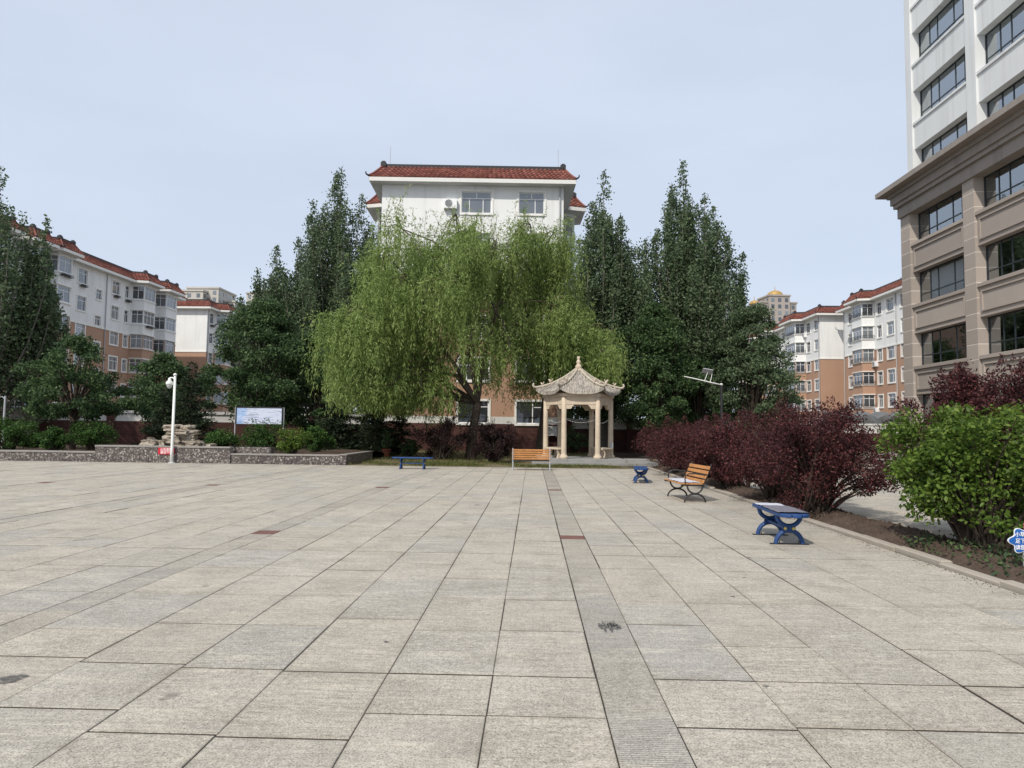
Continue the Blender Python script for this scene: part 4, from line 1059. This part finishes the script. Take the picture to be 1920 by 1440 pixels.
for i, (x,z,sx,sz) in enumerate([(-1.05,.46,.55,.35),(-1.0,.66,.2,.16),(-.62,.42,.34,.26),(-.35,.46,.42,.34),(.02,.42,.4,.3),(-.12,.72,.5,.34),(.12,.98,.42,.34),(-.05,1.26,.6,.24),(.12,1.08,.3,.2),(.62,.84,.75,.5),(.5,1.22,.38,.28),(.42,1.06,.5,.18),(.78,1.04,.5,.16),(.2,.40,.4,.3),(.55,.40,.35,.22),(1.05,.46,.6,.34),(1.45,.38,.34,.2),(1.7,.40,.2,.2),(.75,.6,.5,.2),(-.3,.62,.3,.2),(.25,.65,.5,.3)]):
    rock(x*.9+.1*math.sin(i*5.3), .2*math.sin(i*2.1), (z-.02)*.82, sx*.95, .5, sz*.98, 40+i, R_(14*math.sin(i*1.7)))
# ================================================================ plants
M['bark'] = simple('dark_bark', (.075,.06,.048), .95, .1, var=.35, scale=8, bump=.6, fine=30)
M['pbark'] = simple('pale_bark', (.17,.155,.13), .9, .1, var=.3, scale=5, bump=.4)
M['willow'] = leafmat('willow_leaf', (.125,.185,.052), (.265,.36,.11), (.42,.50,.19), .5)
M['poplar'] = leafmat('poplar_leaf', (.056,.085,.046), (.118,.168,.088), (.185,.24,.13), .38)
M['darkleaf'] = leafmat('dark_leaf', (.028,.056,.026), (.066,.115,.046), (.15,.22,.085), .34)
M['plum'] = leafmat('plum_leaf', (.03,.013,.015), (.076,.027,.029), (.19,.062,.058), .28)
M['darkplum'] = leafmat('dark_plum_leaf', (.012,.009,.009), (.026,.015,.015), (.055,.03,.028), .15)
M['bushgreen'] = leafmat('shrub_leaf', (.02,.05,.015), (.05,.11,.025), (.12,.21,.05), .3)
M['bright'] = leafmat('bright_leaf', (.035,.07,.012), (.105,.175,.028), (.24,.32,.07), .4, .45, .35)
M['spruce'] = leafmat('spruce_needle', (.014,.024,.014), (.03,.048,.026), (.065,.09,.04), .1)
M['grass'] = leafmat('grass_blade', (.06,.075,.02), (.12,.14,.04), (.26,.25,.1), .3)
def unit(a): return a/(np.linalg.norm(a,axis=1)[:,None]+1e-9)
def tree_root(name, label, x, y, z=0, cat='tree', group=None): return thing(name, label, cat, (x,y,z), 0, group)
def poplar(label, x, y, H, R, seed, shoots=46, leaves=30000, base=.08, lf=.17, group='poplars', squash=1.0, mat='poplar'):
    r = np.random.default_rng(seed); th = tree_root('poplar_tree', label, x, y, 0, 'tree', group)
    tk = MB(); tk.tube([(0,0,0),(.05,0,H*.25),(.0,.05,H*.55),(.05,0,H*.85)], [.24,.2,.12,.04], 8)
    P = []; W = []
    per = leaves//shoots
    for i in range(shoots):
        az = i*2.39996+r.normal(0,.3); f = math.sqrt((i+.5)/shoots)
        rad = R*f*(.85+.3*r.random()); h0 = H*(base+.42*(1-f)*r.random()+.05*r.random())
        zt = H*(1-.44*f**1.7)*(.86+.14*r.random())
        if i == 0: rad, zt = .1, H
        if zt < h0+2: zt = h0+2
        t = np.linspace(0,1,7); hx = rad*(1-(1-t)**2.0)
        pts = np.stack([hx*math.cos(az), hx*math.sin(az)*squash, h0+(zt-h0)*t**1.05],1) + np.cumsum(r.normal(0,.05,(7,3)),0)
        tk.tube([tuple(p) for p in pts], [.07*(1-q)+.012 for q in t], 4)
        m = int(per*(.5+ (zt-h0)/H)); tt = r.beta(1.5,1.15,m)*.9+.1
        c = np.stack([np.interp(tt,t,pts[:,k]) for k in range(3)],1)
        sd = (.62*(1-tt)**.5*min(1,R/2.6)+.09)[:,None]
        # tufts along the shoot
        tuft = r.normal(0,1,(14,3)); c = c + tuft[(tt*13.99).astype(int)]*sd*.45
        P.append(c + r.normal(0,1,(m,3))*sd*np.array([.62,.62,.8]))
    P = np.concatenate(P); n = len(P)
    D = unit(r.normal(0,1,(n,3))+np.array([0,0,.25])); N = r.normal(0,1,(n,3))+.5*unit(P*np.array([1,1,0]))
    leafobj('crown', M[mat], P, D, N, lf*r.uniform(.6,1.2,n), lf*.72*r.uniform(.7,1.1,n), th)
    tk.build('trunk', M['pbark'], th); return th
def broadleaf(name, label, x, y, H, R, seed, trunk=1.6, clusters=90, leaves=22000, lf=.16, mat='darkleaf', sq=(1,1), z0=0, trunkr=.14, low=.2, group=None, cs=.5, peak=1.6):
    r = np.random.default_rng(seed); th = tree_root(name, label, x, y, z0, 'tree', group)
    zc0, zc1 = trunk*.9, H; tk = MB()
    tk.tube([(0,0,-.1),(.03,.0,trunk*.6),(0,.04,trunk),(.1,0,H*.6)], [trunkr*1.15,trunkr,trunkr*.85,trunkr*.35], 8)
    P = []; per = leaves//clusters; C = []
    lump = r.uniform(0,6.28,3)
    for i in range(clusters):
        az = r.uniform(0,6.283); h = r.beta(1.25,1.2); env = (np.sin(np.pi*min(1,(h*.86+.12)))**.75)*(1-.25*h**peak)
        rr = R*env*math.sqrt(r.uniform(.15,1))*(.82+.18*math.sin(3*az+lump[0])*math.sin(4*h+lump[1]))
        c = np.array([rr*math.cos(az)*sq[0], rr*math.sin(az)*sq[1], zc0+(zc1-zc0)*(low*.2+h*(1-low*.2))]); C.append(c)
        s = cs*(.6+.7*r.random()); m = int(per*(.5+r.random()))
        q = r.normal(0,1,(m,3)); q = unit(q)*(r.random((m,1))**.45)
        P.append(c+q*s*np.array([1.15,1.15,.6])-np.array([0,0,.12])*np.linalg.norm(q[:,:2],axis=1)[:,None])
        if i % 2 == 0:
            f = np.array([0,0,trunk*(.75+.5*r.random())]); f[2] = min(f[2], c[2]*.9)
            mid = f*.45+c*.55+np.array([0,0,.25])
            tk.tube([tuple(f), tuple(mid+r.normal(0,.08,3)), tuple(c)], [trunkr*.4,trunkr*.24,.012], 5)
    P = np.concatenate(P); n = len(P)
    out = unit(P-np.array([0,0,(zc0+zc1)/2])); D = unit(r.normal(0,1,(n,3))+out*.4-np.array([0,0,.25])); N = r.normal(0,.8,(n,3))+out*.4+np.array([0,0,.6])
    leafobj('crown', M[mat], P, D, N, lf*r.uniform(.6,1.25,n), lf*.6*r.uniform(.7,1.2,n), th)
    tk.build('trunk', M['bark'], th); return th
def willow(label, x, y, lobes, seed, strands=26, per=36, lean=(0,0), trunkr=.27, fork=2.6, bottom=1.8, spread=.85):
    """lobes: (dx, z, dy, tufts, drop) heads of the hanging masses around the trunk"""
    r = np.random.default_rng(seed); th = tree_root('willow_tree', label, x, y, 0, 'tree', 'willow trees')
    tk = MB(); lx, ly = lean
    tk.tube([(0,0,-.1),(.06,0,.8),(.35*lx,.0,1.7),(lx*.6,ly*.6,fork)], [trunkr*1.25,trunkr,trunkr*.9,trunkr*.8], 10)
    s = np.array([lx*.6,ly*.6,fork]); limbs = []
    for i in range(9):
        b = lobes[int(i*len(lobes)/9)]; e = np.array([b[0]*.62, b[2]*.62, fork+(b[1]-fork)*.72])
        m1 = s*.62+e*.38+np.array([0,0,.15])+r.normal(0,.2,3); m2 = s*.28+e*.72+r.normal(0,.25,3)
        tk.tube([tuple(s),tuple(m1),tuple(m2),tuple(e)], [trunkr*.55,trunkr*.42,trunkr*.28,trunkr*.16], 6); limbs += [e,m2]
    P = []; D = []
    for (dx, z, dy, nt_, drop) in lobes:
        lc = np.array([dx,dy,z]); e = min(limbs, key=lambda q: np.linalg.norm(q-lc-np.array([0,0,-.6])))
        mid = (e+lc)/2+np.array([0,0,.35]); tk.tube([tuple(e),tuple(mid),tuple(lc)], [trunkr*.2,trunkr*.13,.03], 5)
        for q in range(nt_):
            c = lc+r.normal(0,1,3)*np.array([spread,spread,.28]); c[2] -= .35*np.hypot(*(c[:2]-lc[:2]))+.1
            tk.tube([tuple(lc),tuple((lc+c)/2+np.array([0,0,.15])),tuple(c)], [.03,.02,.01], 4)
            u0 = math.atan2(c[1]-lc[1], c[0]-lc[0]); dens = r.uniform(.5,1.3)
            for k in range(int(strands*dens)):
                s0 = c+r.normal(0,1,3)*np.array([.34,.34,.22]); u = u0+r.normal(0,1.1); ow = r.uniform(.05,.5)
                ln = drop*r.uniform(.35,1.15); ln = min(ln, max(.4, s0[2]-bottom-r.uniform(0,.8)))
                m = max(5,int(per*ln/2.2)); t = np.sort(r.random(m)); up = r.uniform(.0,.3)
                pz = s0[2]+up*np.sin(np.pi*np.minimum(t*2.4,1))-ln*t**1.3
                cu = 1-(1-t)**2; ph = r.uniform(0,6)
                px = s0[0]+math.cos(u)*ow*cu+.05*np.sin(t*5+ph); py = s0[1]+math.sin(u)*ow*cu+.05*np.cos(t*5+ph)
                P.append(np.stack([px,py,pz],1)); D.append(np.stack([np.full(m,math.cos(u)*.2),np.full(m,math.sin(u)*.2),-(t*1.2+.1)],1))
            if drop < 2.0 and r.random() < .8:                 # thin upright sprigs on the upper heads
                for k in range(3):
                    h = r.uniform(.4,1.2); m = 22; t = r.random(m); q0 = c+r.normal(0,.3,3); ln_ = r.normal(0,.28,2)
                    P.append(np.stack([q0[0]+ln_[0]*t*h+r.normal(0,.07,m), q0[1]+ln_[1]*t*h+r.normal(0,.07,m), q0[2]+h*t],1)); D.append(np.tile(np.array([[0,0,.4]]),(m,1)))
                    tk.tube([tuple(c),tuple(q0),(q0[0]+ln_[0]*h,q0[1]+ln_[1]*h,q0[2]+h)], [.014,.012,.004], 3)
    P = np.concatenate(P); D = unit(np.concatenate(D)+r.normal(0,.42,(len(P),3))); n = len(P)
    P += r.normal(0,.035,(n,3)); N = r.normal(0,.8,(n,3))+np.array([-.25,-.55,.5])
    leafobj('crown', M['willow'], P, D, N, r.uniform(.11,.24,n), r.uniform(.028,.052,n), th)
    tk.build('trunk', M['bark'], th); return th
def lobes_from(px, x, y, Y, dmax, seed):
    r = random.Random(seed); out = []
    for (u,v,nt_,drop) in px:
        for sgn in (-1,1):
            dy = sgn*r.uniform(.1,1)*dmax; p = at_depth(u, v, Y+dy*.0)
            out.append((p.x-x+r.uniform(-.3,.3), max(3.2,p.z-.15*abs(dy)-.2), dy, nt_, drop))
    return out
def spruce(label, x, y, H, R, seed, z0=0, group='small spruces'):
    r = np.random.default_rng(seed); th = tree_root('spruce_tree', label, x, y, z0, 'tree', group)
    tk = MB(); tk.tube([(0,0,0),(0,0,H*.96)], [.07,.012], 6); P = []; D = []
    z = .22
    while z < H*.97:
        f = 1-z/H; Lb = R*f**.85*(.85+.3*r.random()); k = 5+int(6*f)
        for i in range(k):
            az = r.uniform(0,6.28); L2 = Lb*r.uniform(.7,1.1)+.05; m = max(8,int(60*L2)); t = r.random(m)**.7
            dr = np.array([math.cos(az),math.sin(az)]); sag = -.18*L2*t+.12*L2*t**3
            lat = r.normal(0,.13,m)*L2*(1-t*.5)
            P.append(np.stack([dr[0]*L2*t-dr[1]*lat, dr[1]*L2*t+dr[0]*lat, z+sag+r.normal(0,.03,m)],1))
            D.append(np.stack([np.full(m,dr[0]),np.full(m,dr[1]),np.full(m,.12)],1))
            tk.tube([(0,0,z),(dr[0]*L2*.6,dr[1]*L2*.6,z-.09*L2),(dr[0]*L2*.95,dr[1]*L2*.95,z-.06*L2)], [.018,.012,.004], 3)
        z += .10+.05*r.random()
    P = np.concatenate(P); n = len(P); D = unit(np.concatenate(D)+r.normal(0,.5,(n,3)))
    leafobj('crown', M['spruce'], P, D, r.normal(0,1,(n,3)), r.uniform(.07,.2,n), r.uniform(.025,.06,n), th)
    tk.build('trunk', M['bark'], th); return th
def shrub(name, label, x, y, R, H, seed, leaves, lf, mat, z0=0.03, gap=.22, stems=9, cat='shrub', group=None, clusters=60, sq=1.0, wl=.5, single=0, cs=.2, spiky=.0, leafname='leaf'):
    r = np.random.default_rng(seed); th = tree_root(name, label, x, y, z0, cat, group)
    st = MB(); P = []; N0 = []; per = leaves//clusters; zc = H*(.5+gap*.5); hz = H*(.5-gap*.5)
    roots = [(r.normal(0,.09*R+.02), r.normal(0,.09*R+.02)) for _ in range(stems)]; ph = r.uniform(0,6.28,4)
    for i in range(clusters):
        v = unit(r.normal(0,1,(1,3)))[0]; q = r.random()**.38
        k = 1+.12*math.sin(3*math.atan2(v[1],v[0])+ph[0])+.10*math.sin(5*v[2]+ph[1])+.08*r.normal()
        c = np.array([v[0]*R*q*k*sq, v[1]*R*q*k, zc+v[2]*hz*q*k]); c[2] = max(c[2], gap*H*.6)
        s = cs*R*(.7+.7*r.random()); m = int(per*(.5+r.random())); g = unit(r.normal(0,1,(m,3)))*(r.random((m,1))**.4)*s
        P.append(c+g*np.array([1,1,.85])); rt = roots[i % stems]
        st.tube([(rt[0],rt[1],-.05),(rt[0]*.6+c[0]*.4,rt[1]*.6+c[1]*.4,c[2]*.5),(c[0],c[1],c[2])], [.016+.012*R,.011+.005*R,.004], 5)
        if spiky and v[2] > .1 and q > .7:
            for k2 in range(3):
                d = unit((v+r.normal(0,.4,3)+np.array([0,0,.6]))[None])[0]; h = r.uniform(.12,.32)*spiky; mm = 16; t = r.random(mm)
                P.append(c+d*(s*.7+h*t)[:,None]+r.normal(0,.018,(mm,3)))
                st.tube([tuple(c+d*s*.4), tuple(c+d*(s*.7+h))], [.004,.002], 3)
    P = np.concatenate(P); P[:,2] = np.maximum(P[:,2], .06); n = len(P)
    out = unit(P-np.array([0,0,zc*.7])); D = unit(r.normal(0,1,(n,3))+out*.6); N = r.normal(0,.7,(n,3))+out*.4+np.array([0,0,.7])
    L = lf*r.uniform(.6,1.25,n); Wd = lf*wl*r.uniform(.75,1.15,n)
    pick = np.zeros(n, bool)
    if single:                                        # the leaves that show largest are objects of their own
        wp = P+np.array([x,y,z0]); dist = np.linalg.norm(wp-np.array([0,0,1.4]),axis=1); front = (P[:,0]*x+P[:,1]*y)/math.hypot(x,y)
        sc = front-.3*np.abs(r.normal(0,1,n))*R; vis = wp[:,0]/wp[:,1] < .685
        ids = np.argsort(np.where(vis, sc, 99))[:single]; pick[ids] = True
        lm = MB(); lm.add([(0,0,0),(.22,.40,.02),(.55,.48,.0),(1,0,-.10),(.55,-.48,.0),(.22,-.40,.02),(.5,0,-.06)], [(0,6,1),(1,6,2),(2,6,3),(3,6,4),(4,6,5),(5,6,0)])
        me = lm.mesh(leafname); me.materials.append(M[mat]); a = me.attributes.new('tint','FLOAT','FACE'); a.data.foreach_set('value', np.full(6,.62,dtype=np.float32))
        S = unit(np.cross(D,N)); N2 = np.cross(S,D)
        for i in ids:
            mt = Matrix(((D[i,0]*L[i],S[i,0]*Wd[i],N2[i,0]*L[i],P[i,0]),(D[i,1]*L[i],S[i,1]*Wd[i],N2[i,1]*L[i],P[i,1]),(D[i,2]*L[i],S[i,2]*Wd[i],N2[i,2]*L[i],P[i,2]),(0,0,0,1)))
            link('leaf', me, None, th, mw=mt)
    kp = ~pick
    o = leafobj('foliage', M[mat], P[kp], D[kp], N[kp], L[kp], Wd[kp], th); o['kind'] = 'stuff'
    st.build('stems', M['bark'], th); return th
# --- trees
W1 = [(850,398,4,1.5),(770,432,4,1.7),(905,425,4,1.5),(900,465,4,1.7),(726,462,4,1.8),(820,460,4,1.8),(935,450,3,1.5),(870,490,4,2.0),(724,530,5,2.3),(775,520,5,2.3),(850,520,4,2.1),(740,480,4,2.0),(698,572,5,2.5),(725,590,5,2.5),(672,632,5,2.4),(706,645,5,2.6),(840,560,4,2.2),(910,520,3,1.9),(745,655,4,2.5),(805,620,4,2.4),(885,600,2,1.9),(677,690,3,1.7),(830,680,3,2.0),(711,690,4,2.0),(760,700,3,1.8),(935,560,2,1.5),(960,640,2,1.3),(800,720,2,1.2)]
W2 = [(985,425,4,1.4),(1030,440,4,1.4),(1055,462,4,1.5),(1000,465,4,1.6),(960,480,3,1.7),(1015,490,3,1.7),(1050,505,3,1.8),(1080,560,5,2.5),(1108,600,5,2.6),(1120,650,5,2.3),(1050,590,4,2.5),(1000,560,2,1.9),(1090,640,5,2.4),(1030,650,3,2.0),(985,600,3,1.6),(1000,690,2,1.2),(955,470,4,1.7),(965,530,4,1.8),(960,590,3,1.6)]
willow('large drooping willow with the thick leaning trunk in front of the centre block', -2.85, 32.8, lobes_from(W1,-2.85,32.8,32.8,3.6,1), 4, strands=36, lean=(.5,.2), trunkr=.23, bottom=1.9, spread=.62)
willow('slimmer darker willow behind the pavilion with the upright dark trunk', .35, 36.6, lobes_from(W2,.35,36.6,36.6,2.4,2), 9, strands=36, trunkr=.2, fork=3.0, lean=(.5,0), bottom=2.9, spread=.58)
poplar('tall dark poplar left of the white block', -13.6, 48.0, 19.3, 4.0, 1, 66, 80000)
poplar('shorter poplar at the left end of the dark trees', -17.6, 47.0, 13.4, 2.6, 2, 38, 36000)
poplar('narrow poplar right of the white block', 4.2, 42.0, 16.9, 2.3, 3, 44, 46000)
poplar('broad tall poplar behind the solar lamp', 9.0, 42.5, 17.6, 3.9, 5, 76, 88000)
poplar('slim poplar spire just inside the left edge', -25.9, 36.0, 12.3, 1.15, 8, 22, 14000, base=.05)
poplar('dark poplar cut by the left edge of the picture', -27.6, 34.5, 14.6, 3.3, 6, 50, 30000, base=.04)
broadleaf('dark_tree', 'wide dark leafy tree behind the notice board', -14.2, 36.5, 8.0, 3.6, 11, trunk=1.6, clusters=120, leaves=34000, cs=.62, low=.1, group='dark leafy trees')
broadleaf('dark_tree', 'dark leafy tree between the notice board and the willow', -11.3, 37.2, 6.6, 2.2, 12, trunk=1.4, clusters=60, leaves=15000, cs=.5, low=.1, group='dark leafy trees')
broadleaf('small_tree', 'small dark tree with a forked trunk above the left planter', -20.4, 31.0, 5.1, 3.0, 13, trunk=1.5, clusters=85, leaves=17000, cs=.42, z0=.3, trunkr=.15, lf=.14)
broadleaf('small_tree', 'low leafy tree beside the spruce on the left', -18.1, 34.5, 3.1, 1.8, 14, trunk=.6, clusters=46, leaves=9000, cs=.42, z0=.3, lf=.14)
broadleaf('dark_tree', 'leafy green tree in the shade just right of the pavilion', 6.6, 38.2, 8.2, 2.9, 15, trunk=1.7, clusters=110, leaves=30000, cs=.55, low=.1, group='dark leafy trees')
broadleaf('dark_tree', 'dark dense tree overhanging the right apartment block', 11.9, 38.6, 8.3, 3.1, 16, trunk=1.2, clusters=120, leaves=32000, cs=.58, low=.0, group='dark leafy trees', mat='poplar')
broadleaf('dark_tree', 'dark shaded tree directly behind the pavilion', 3.7, 40.5, 6.6, 2.2, 17, trunk=2.2, clusters=60, leaves=15000, cs=.5, group='dark leafy trees')
broadleaf('dark_tree', 'dark tree filling the gap between the two right poplars', 9.3, 40.2, 6.4, 2.4, 18, trunk=1.3, clusters=60, leaves=15000, cs=.55, low=0, group='dark leafy trees')
for lab, x, y, H, R, s in [('dark tree beyond the wall behind the pavilion', 5.2, 49.5, 7.5, 2.8, 71), ('dark tree beyond the wall between the right poplars', 10.0, 51.0, 8.0, 3.2, 72), ('dark tree beyond the wall under the golden domed tower', 15.0, 52.5, 7.5, 3.0, 73),
        ('dark tree beyond the wall left of the centre block', -15.5, 50.5, 8.5, 3.4, 74), ('dark tree beyond the wall at the foot of the left block', -24.5, 46.0, 6.0, 2.8, 75)]:
    broadleaf('dark_tree', lab, x, y, H, R, s, trunk=1.0, clusters=80, leaves=15000, cs=.7, low=0, group='dark leafy trees', lf=.2)
spruce('pointed spruce behind the rockery', -15.9, 32.6, 4.2, 1.5, 21, .3)
spruce('lower bushy spruce left of the rockery', -17.0, 32.4, 2.9, 1.2, 22, .3)
spruce('spruce left of the willow with drooping boughs', -9.7, 35.0, 3.4, 1.55, 23)
spruce('spruce under the left side of the willow', -7.9, 35.6, 3.0, 1.5, 24)
spruce('spruce at the foot of the wall left of the willow', -10.9, 38.5, 3.6, 1.5, 26)
spruce('broad spruce in front of the tan wall under the willow', -8.9, 38.6, 3.3, 1.7, 27)
spruce('small spruce tucked beside the willow drapes', -6.9, 36.6, 2.6, 1.2, 25)
# --- planter shrubs
for lab, u, v, Y, R, H, s in [('rounded green shrub at the far left of the planter', 14, 846, 29, .95, 1.25, 31), ('small shrub left of the small tree trunk', 100, 848, 28.2, .55, .95, 32),
        ('rounded green shrub right of the small tree trunk', 172, 845, 30, .85, 1.25, 33), ('green shrub just right of the rockery', 413, 842, 29.5, .65, .95, 34),
        ('green shrub under the notice board', 490, 848, 30, .85, 1.25, 35), ('thin dark shrub behind the planter end', 592, 850, 30.5, .6, 1.15, 37), ('low dark plant by the left wall pier', 55, 842, 31.5, .4, .6, 38)]:
    p = at_depth(u, v, Y); shrub('green_shrub', lab, p[0], p[1], R, H, s, 5200, .09, 'bushgreen', z0=.3, gap=.08, group='green planter shrubs', cs=.28)
p = at_depth(548, 850, 28.3); shrub('green_shrub', 'bright light green shrub at the planter front', p[0], p[1], .62, .95, 36, 3600, .09, 'bright', z0=.3, gap=.1, group='green planter shrubs', cs=.28)
for lab, x, y, R, H, s in [('dark purple shrub under the willow trunk', -4.0, 32.0, 1.25, 1.75, 41), ('dark purple shrub left of the orange bench', -1.6, 29.9, .82, 1.5, 42)]:
    shrub('purple_shrub', lab, x, y, R, H, s, 9000, .085, 'darkplum', gap=.12, group='dark purple shrubs', cs=.22, spiky=1)
shrub('green_shrub', 'shaded dark shrub seen through the pavilion', 2.5, 42.6, .8, 1.5, 43, 3500, .1, 'darkleaf', gap=.1, group='shaded shrubs')
shrub('green_shrub', 'small shaded plant beside the clay pot', -6.0, 34.5, .55, .8, 44, 2200, .09, 'darkleaf', gap=.05, group='shaded shrubs')
# --- purple hedge along the kerb
for lab, x, y, R, H, s, n in [('purple-leaved hedge bush nearest the pavilion', 5.2, 26.6, 1.5, 1.62, 51, 13000), ('purple-leaved hedge bush beside the small blue bench', 4.85, 23.2, 1.3, 1.5, 52, 15000),
        ('purple-leaved hedge bush behind the small blue bench', 4.85, 20.2, 1.2, 1.52, 53, 16000), ('purple-leaved hedge bush behind the orange bench with pale new shoots', 4.8, 17.3, 1.15, 1.5, 54, 18000),
        ('large purple-leaved hedge bush right of the orange bench', 4.95, 14.4, 1.15, 1.66, 55, 24000), ('big purple-leaved bush behind the nearest blue bench', 4.8, 12.2, 1.2, 1.74, 56, 30000),
        ('tall purple-leaved bush behind the bright green bush', 6.05, 10.0, 1.02, 2.12, 57, 30000), ('purple-leaved bush at the right edge beside the bright green bush', 6.4, 9.3, 1.1, 2.2, 58, 30000)]:
    shrub('purple_bush', lab, x, y, R, H, s, n, .052 if y < 16 else .066, 'plum', gap=.16, group='purple hedge bushes', clusters=90, cs=.21, spiky=.5, stems=12, sq=.8 if y > 16 else .95, cat='bush')
shrub('green_bush', 'bright green leafy bush at the right edge of the picture', 5.32, 8.5, .95, 1.76, 61, 17000, .064, 'bright', gap=.17, cat='bush', clusters=130, cs=.19, wl=.66, single=300, stems=7)
# --- ground cover and grass
n = 700; P = np.stack([rg.uniform(4.5,5.4,n), rg.uniform(6.4,9.0,n), rg.uniform(.06,.2,n)],1)
D = unit(rg.normal(0,1,(n,3))+np.array([0,0,.5])); tag(leafobj('ground_cover', M['darkleaf'], P, D, rg.normal(0,.6,(n,3))+np.array([0,0,1]), .06*rg.uniform(.5,1.2,n), .035), 'low dark weeds on the soil under the green bush', 'weeds', kind='stuff')
n = 16000; P = np.stack([rg.uniform(-6.9,3.9,n), 26.5+np.abs(rg.normal(0,1.6,n)), np.full(n,.01)],1)
keep = (np.sin(P[:,0]*1.3)+np.sin(P[:,0]*3.7+P[:,1]*2)*.6+rg.normal(0,.5,n) > -.35) & ~((np.abs(P[:,0]-PX) < 2.4) & (P[:,1] > 27.9)); P = P[keep]
tag(sow('lawn_grass', M['grass'], P, .11, .016), 'patchy dry grass along the back edge of the plaza', 'grass', kind='stuff')
n = 5000; P = np.stack([rg.uniform(-7,4,n), rg.uniform(29,44,n), np.full(n,.01)],1); tag(sow('shade_grass', M['grass'], P, .14, .02), 'sparse grass in the shade under the willows', 'grass', kind='stuff')
pr = np.random.default_rng(77); n = 260; P = pr.normal(0,1,(n,3))*np.array([.16,.16,.25])+np.array([0,0,.85]); leafobj('foliage', M['darkleaf'], P, unit(pr.normal(0,1,(n,3))), pr.normal(0,1,(n,3)), .09, .05, pot)
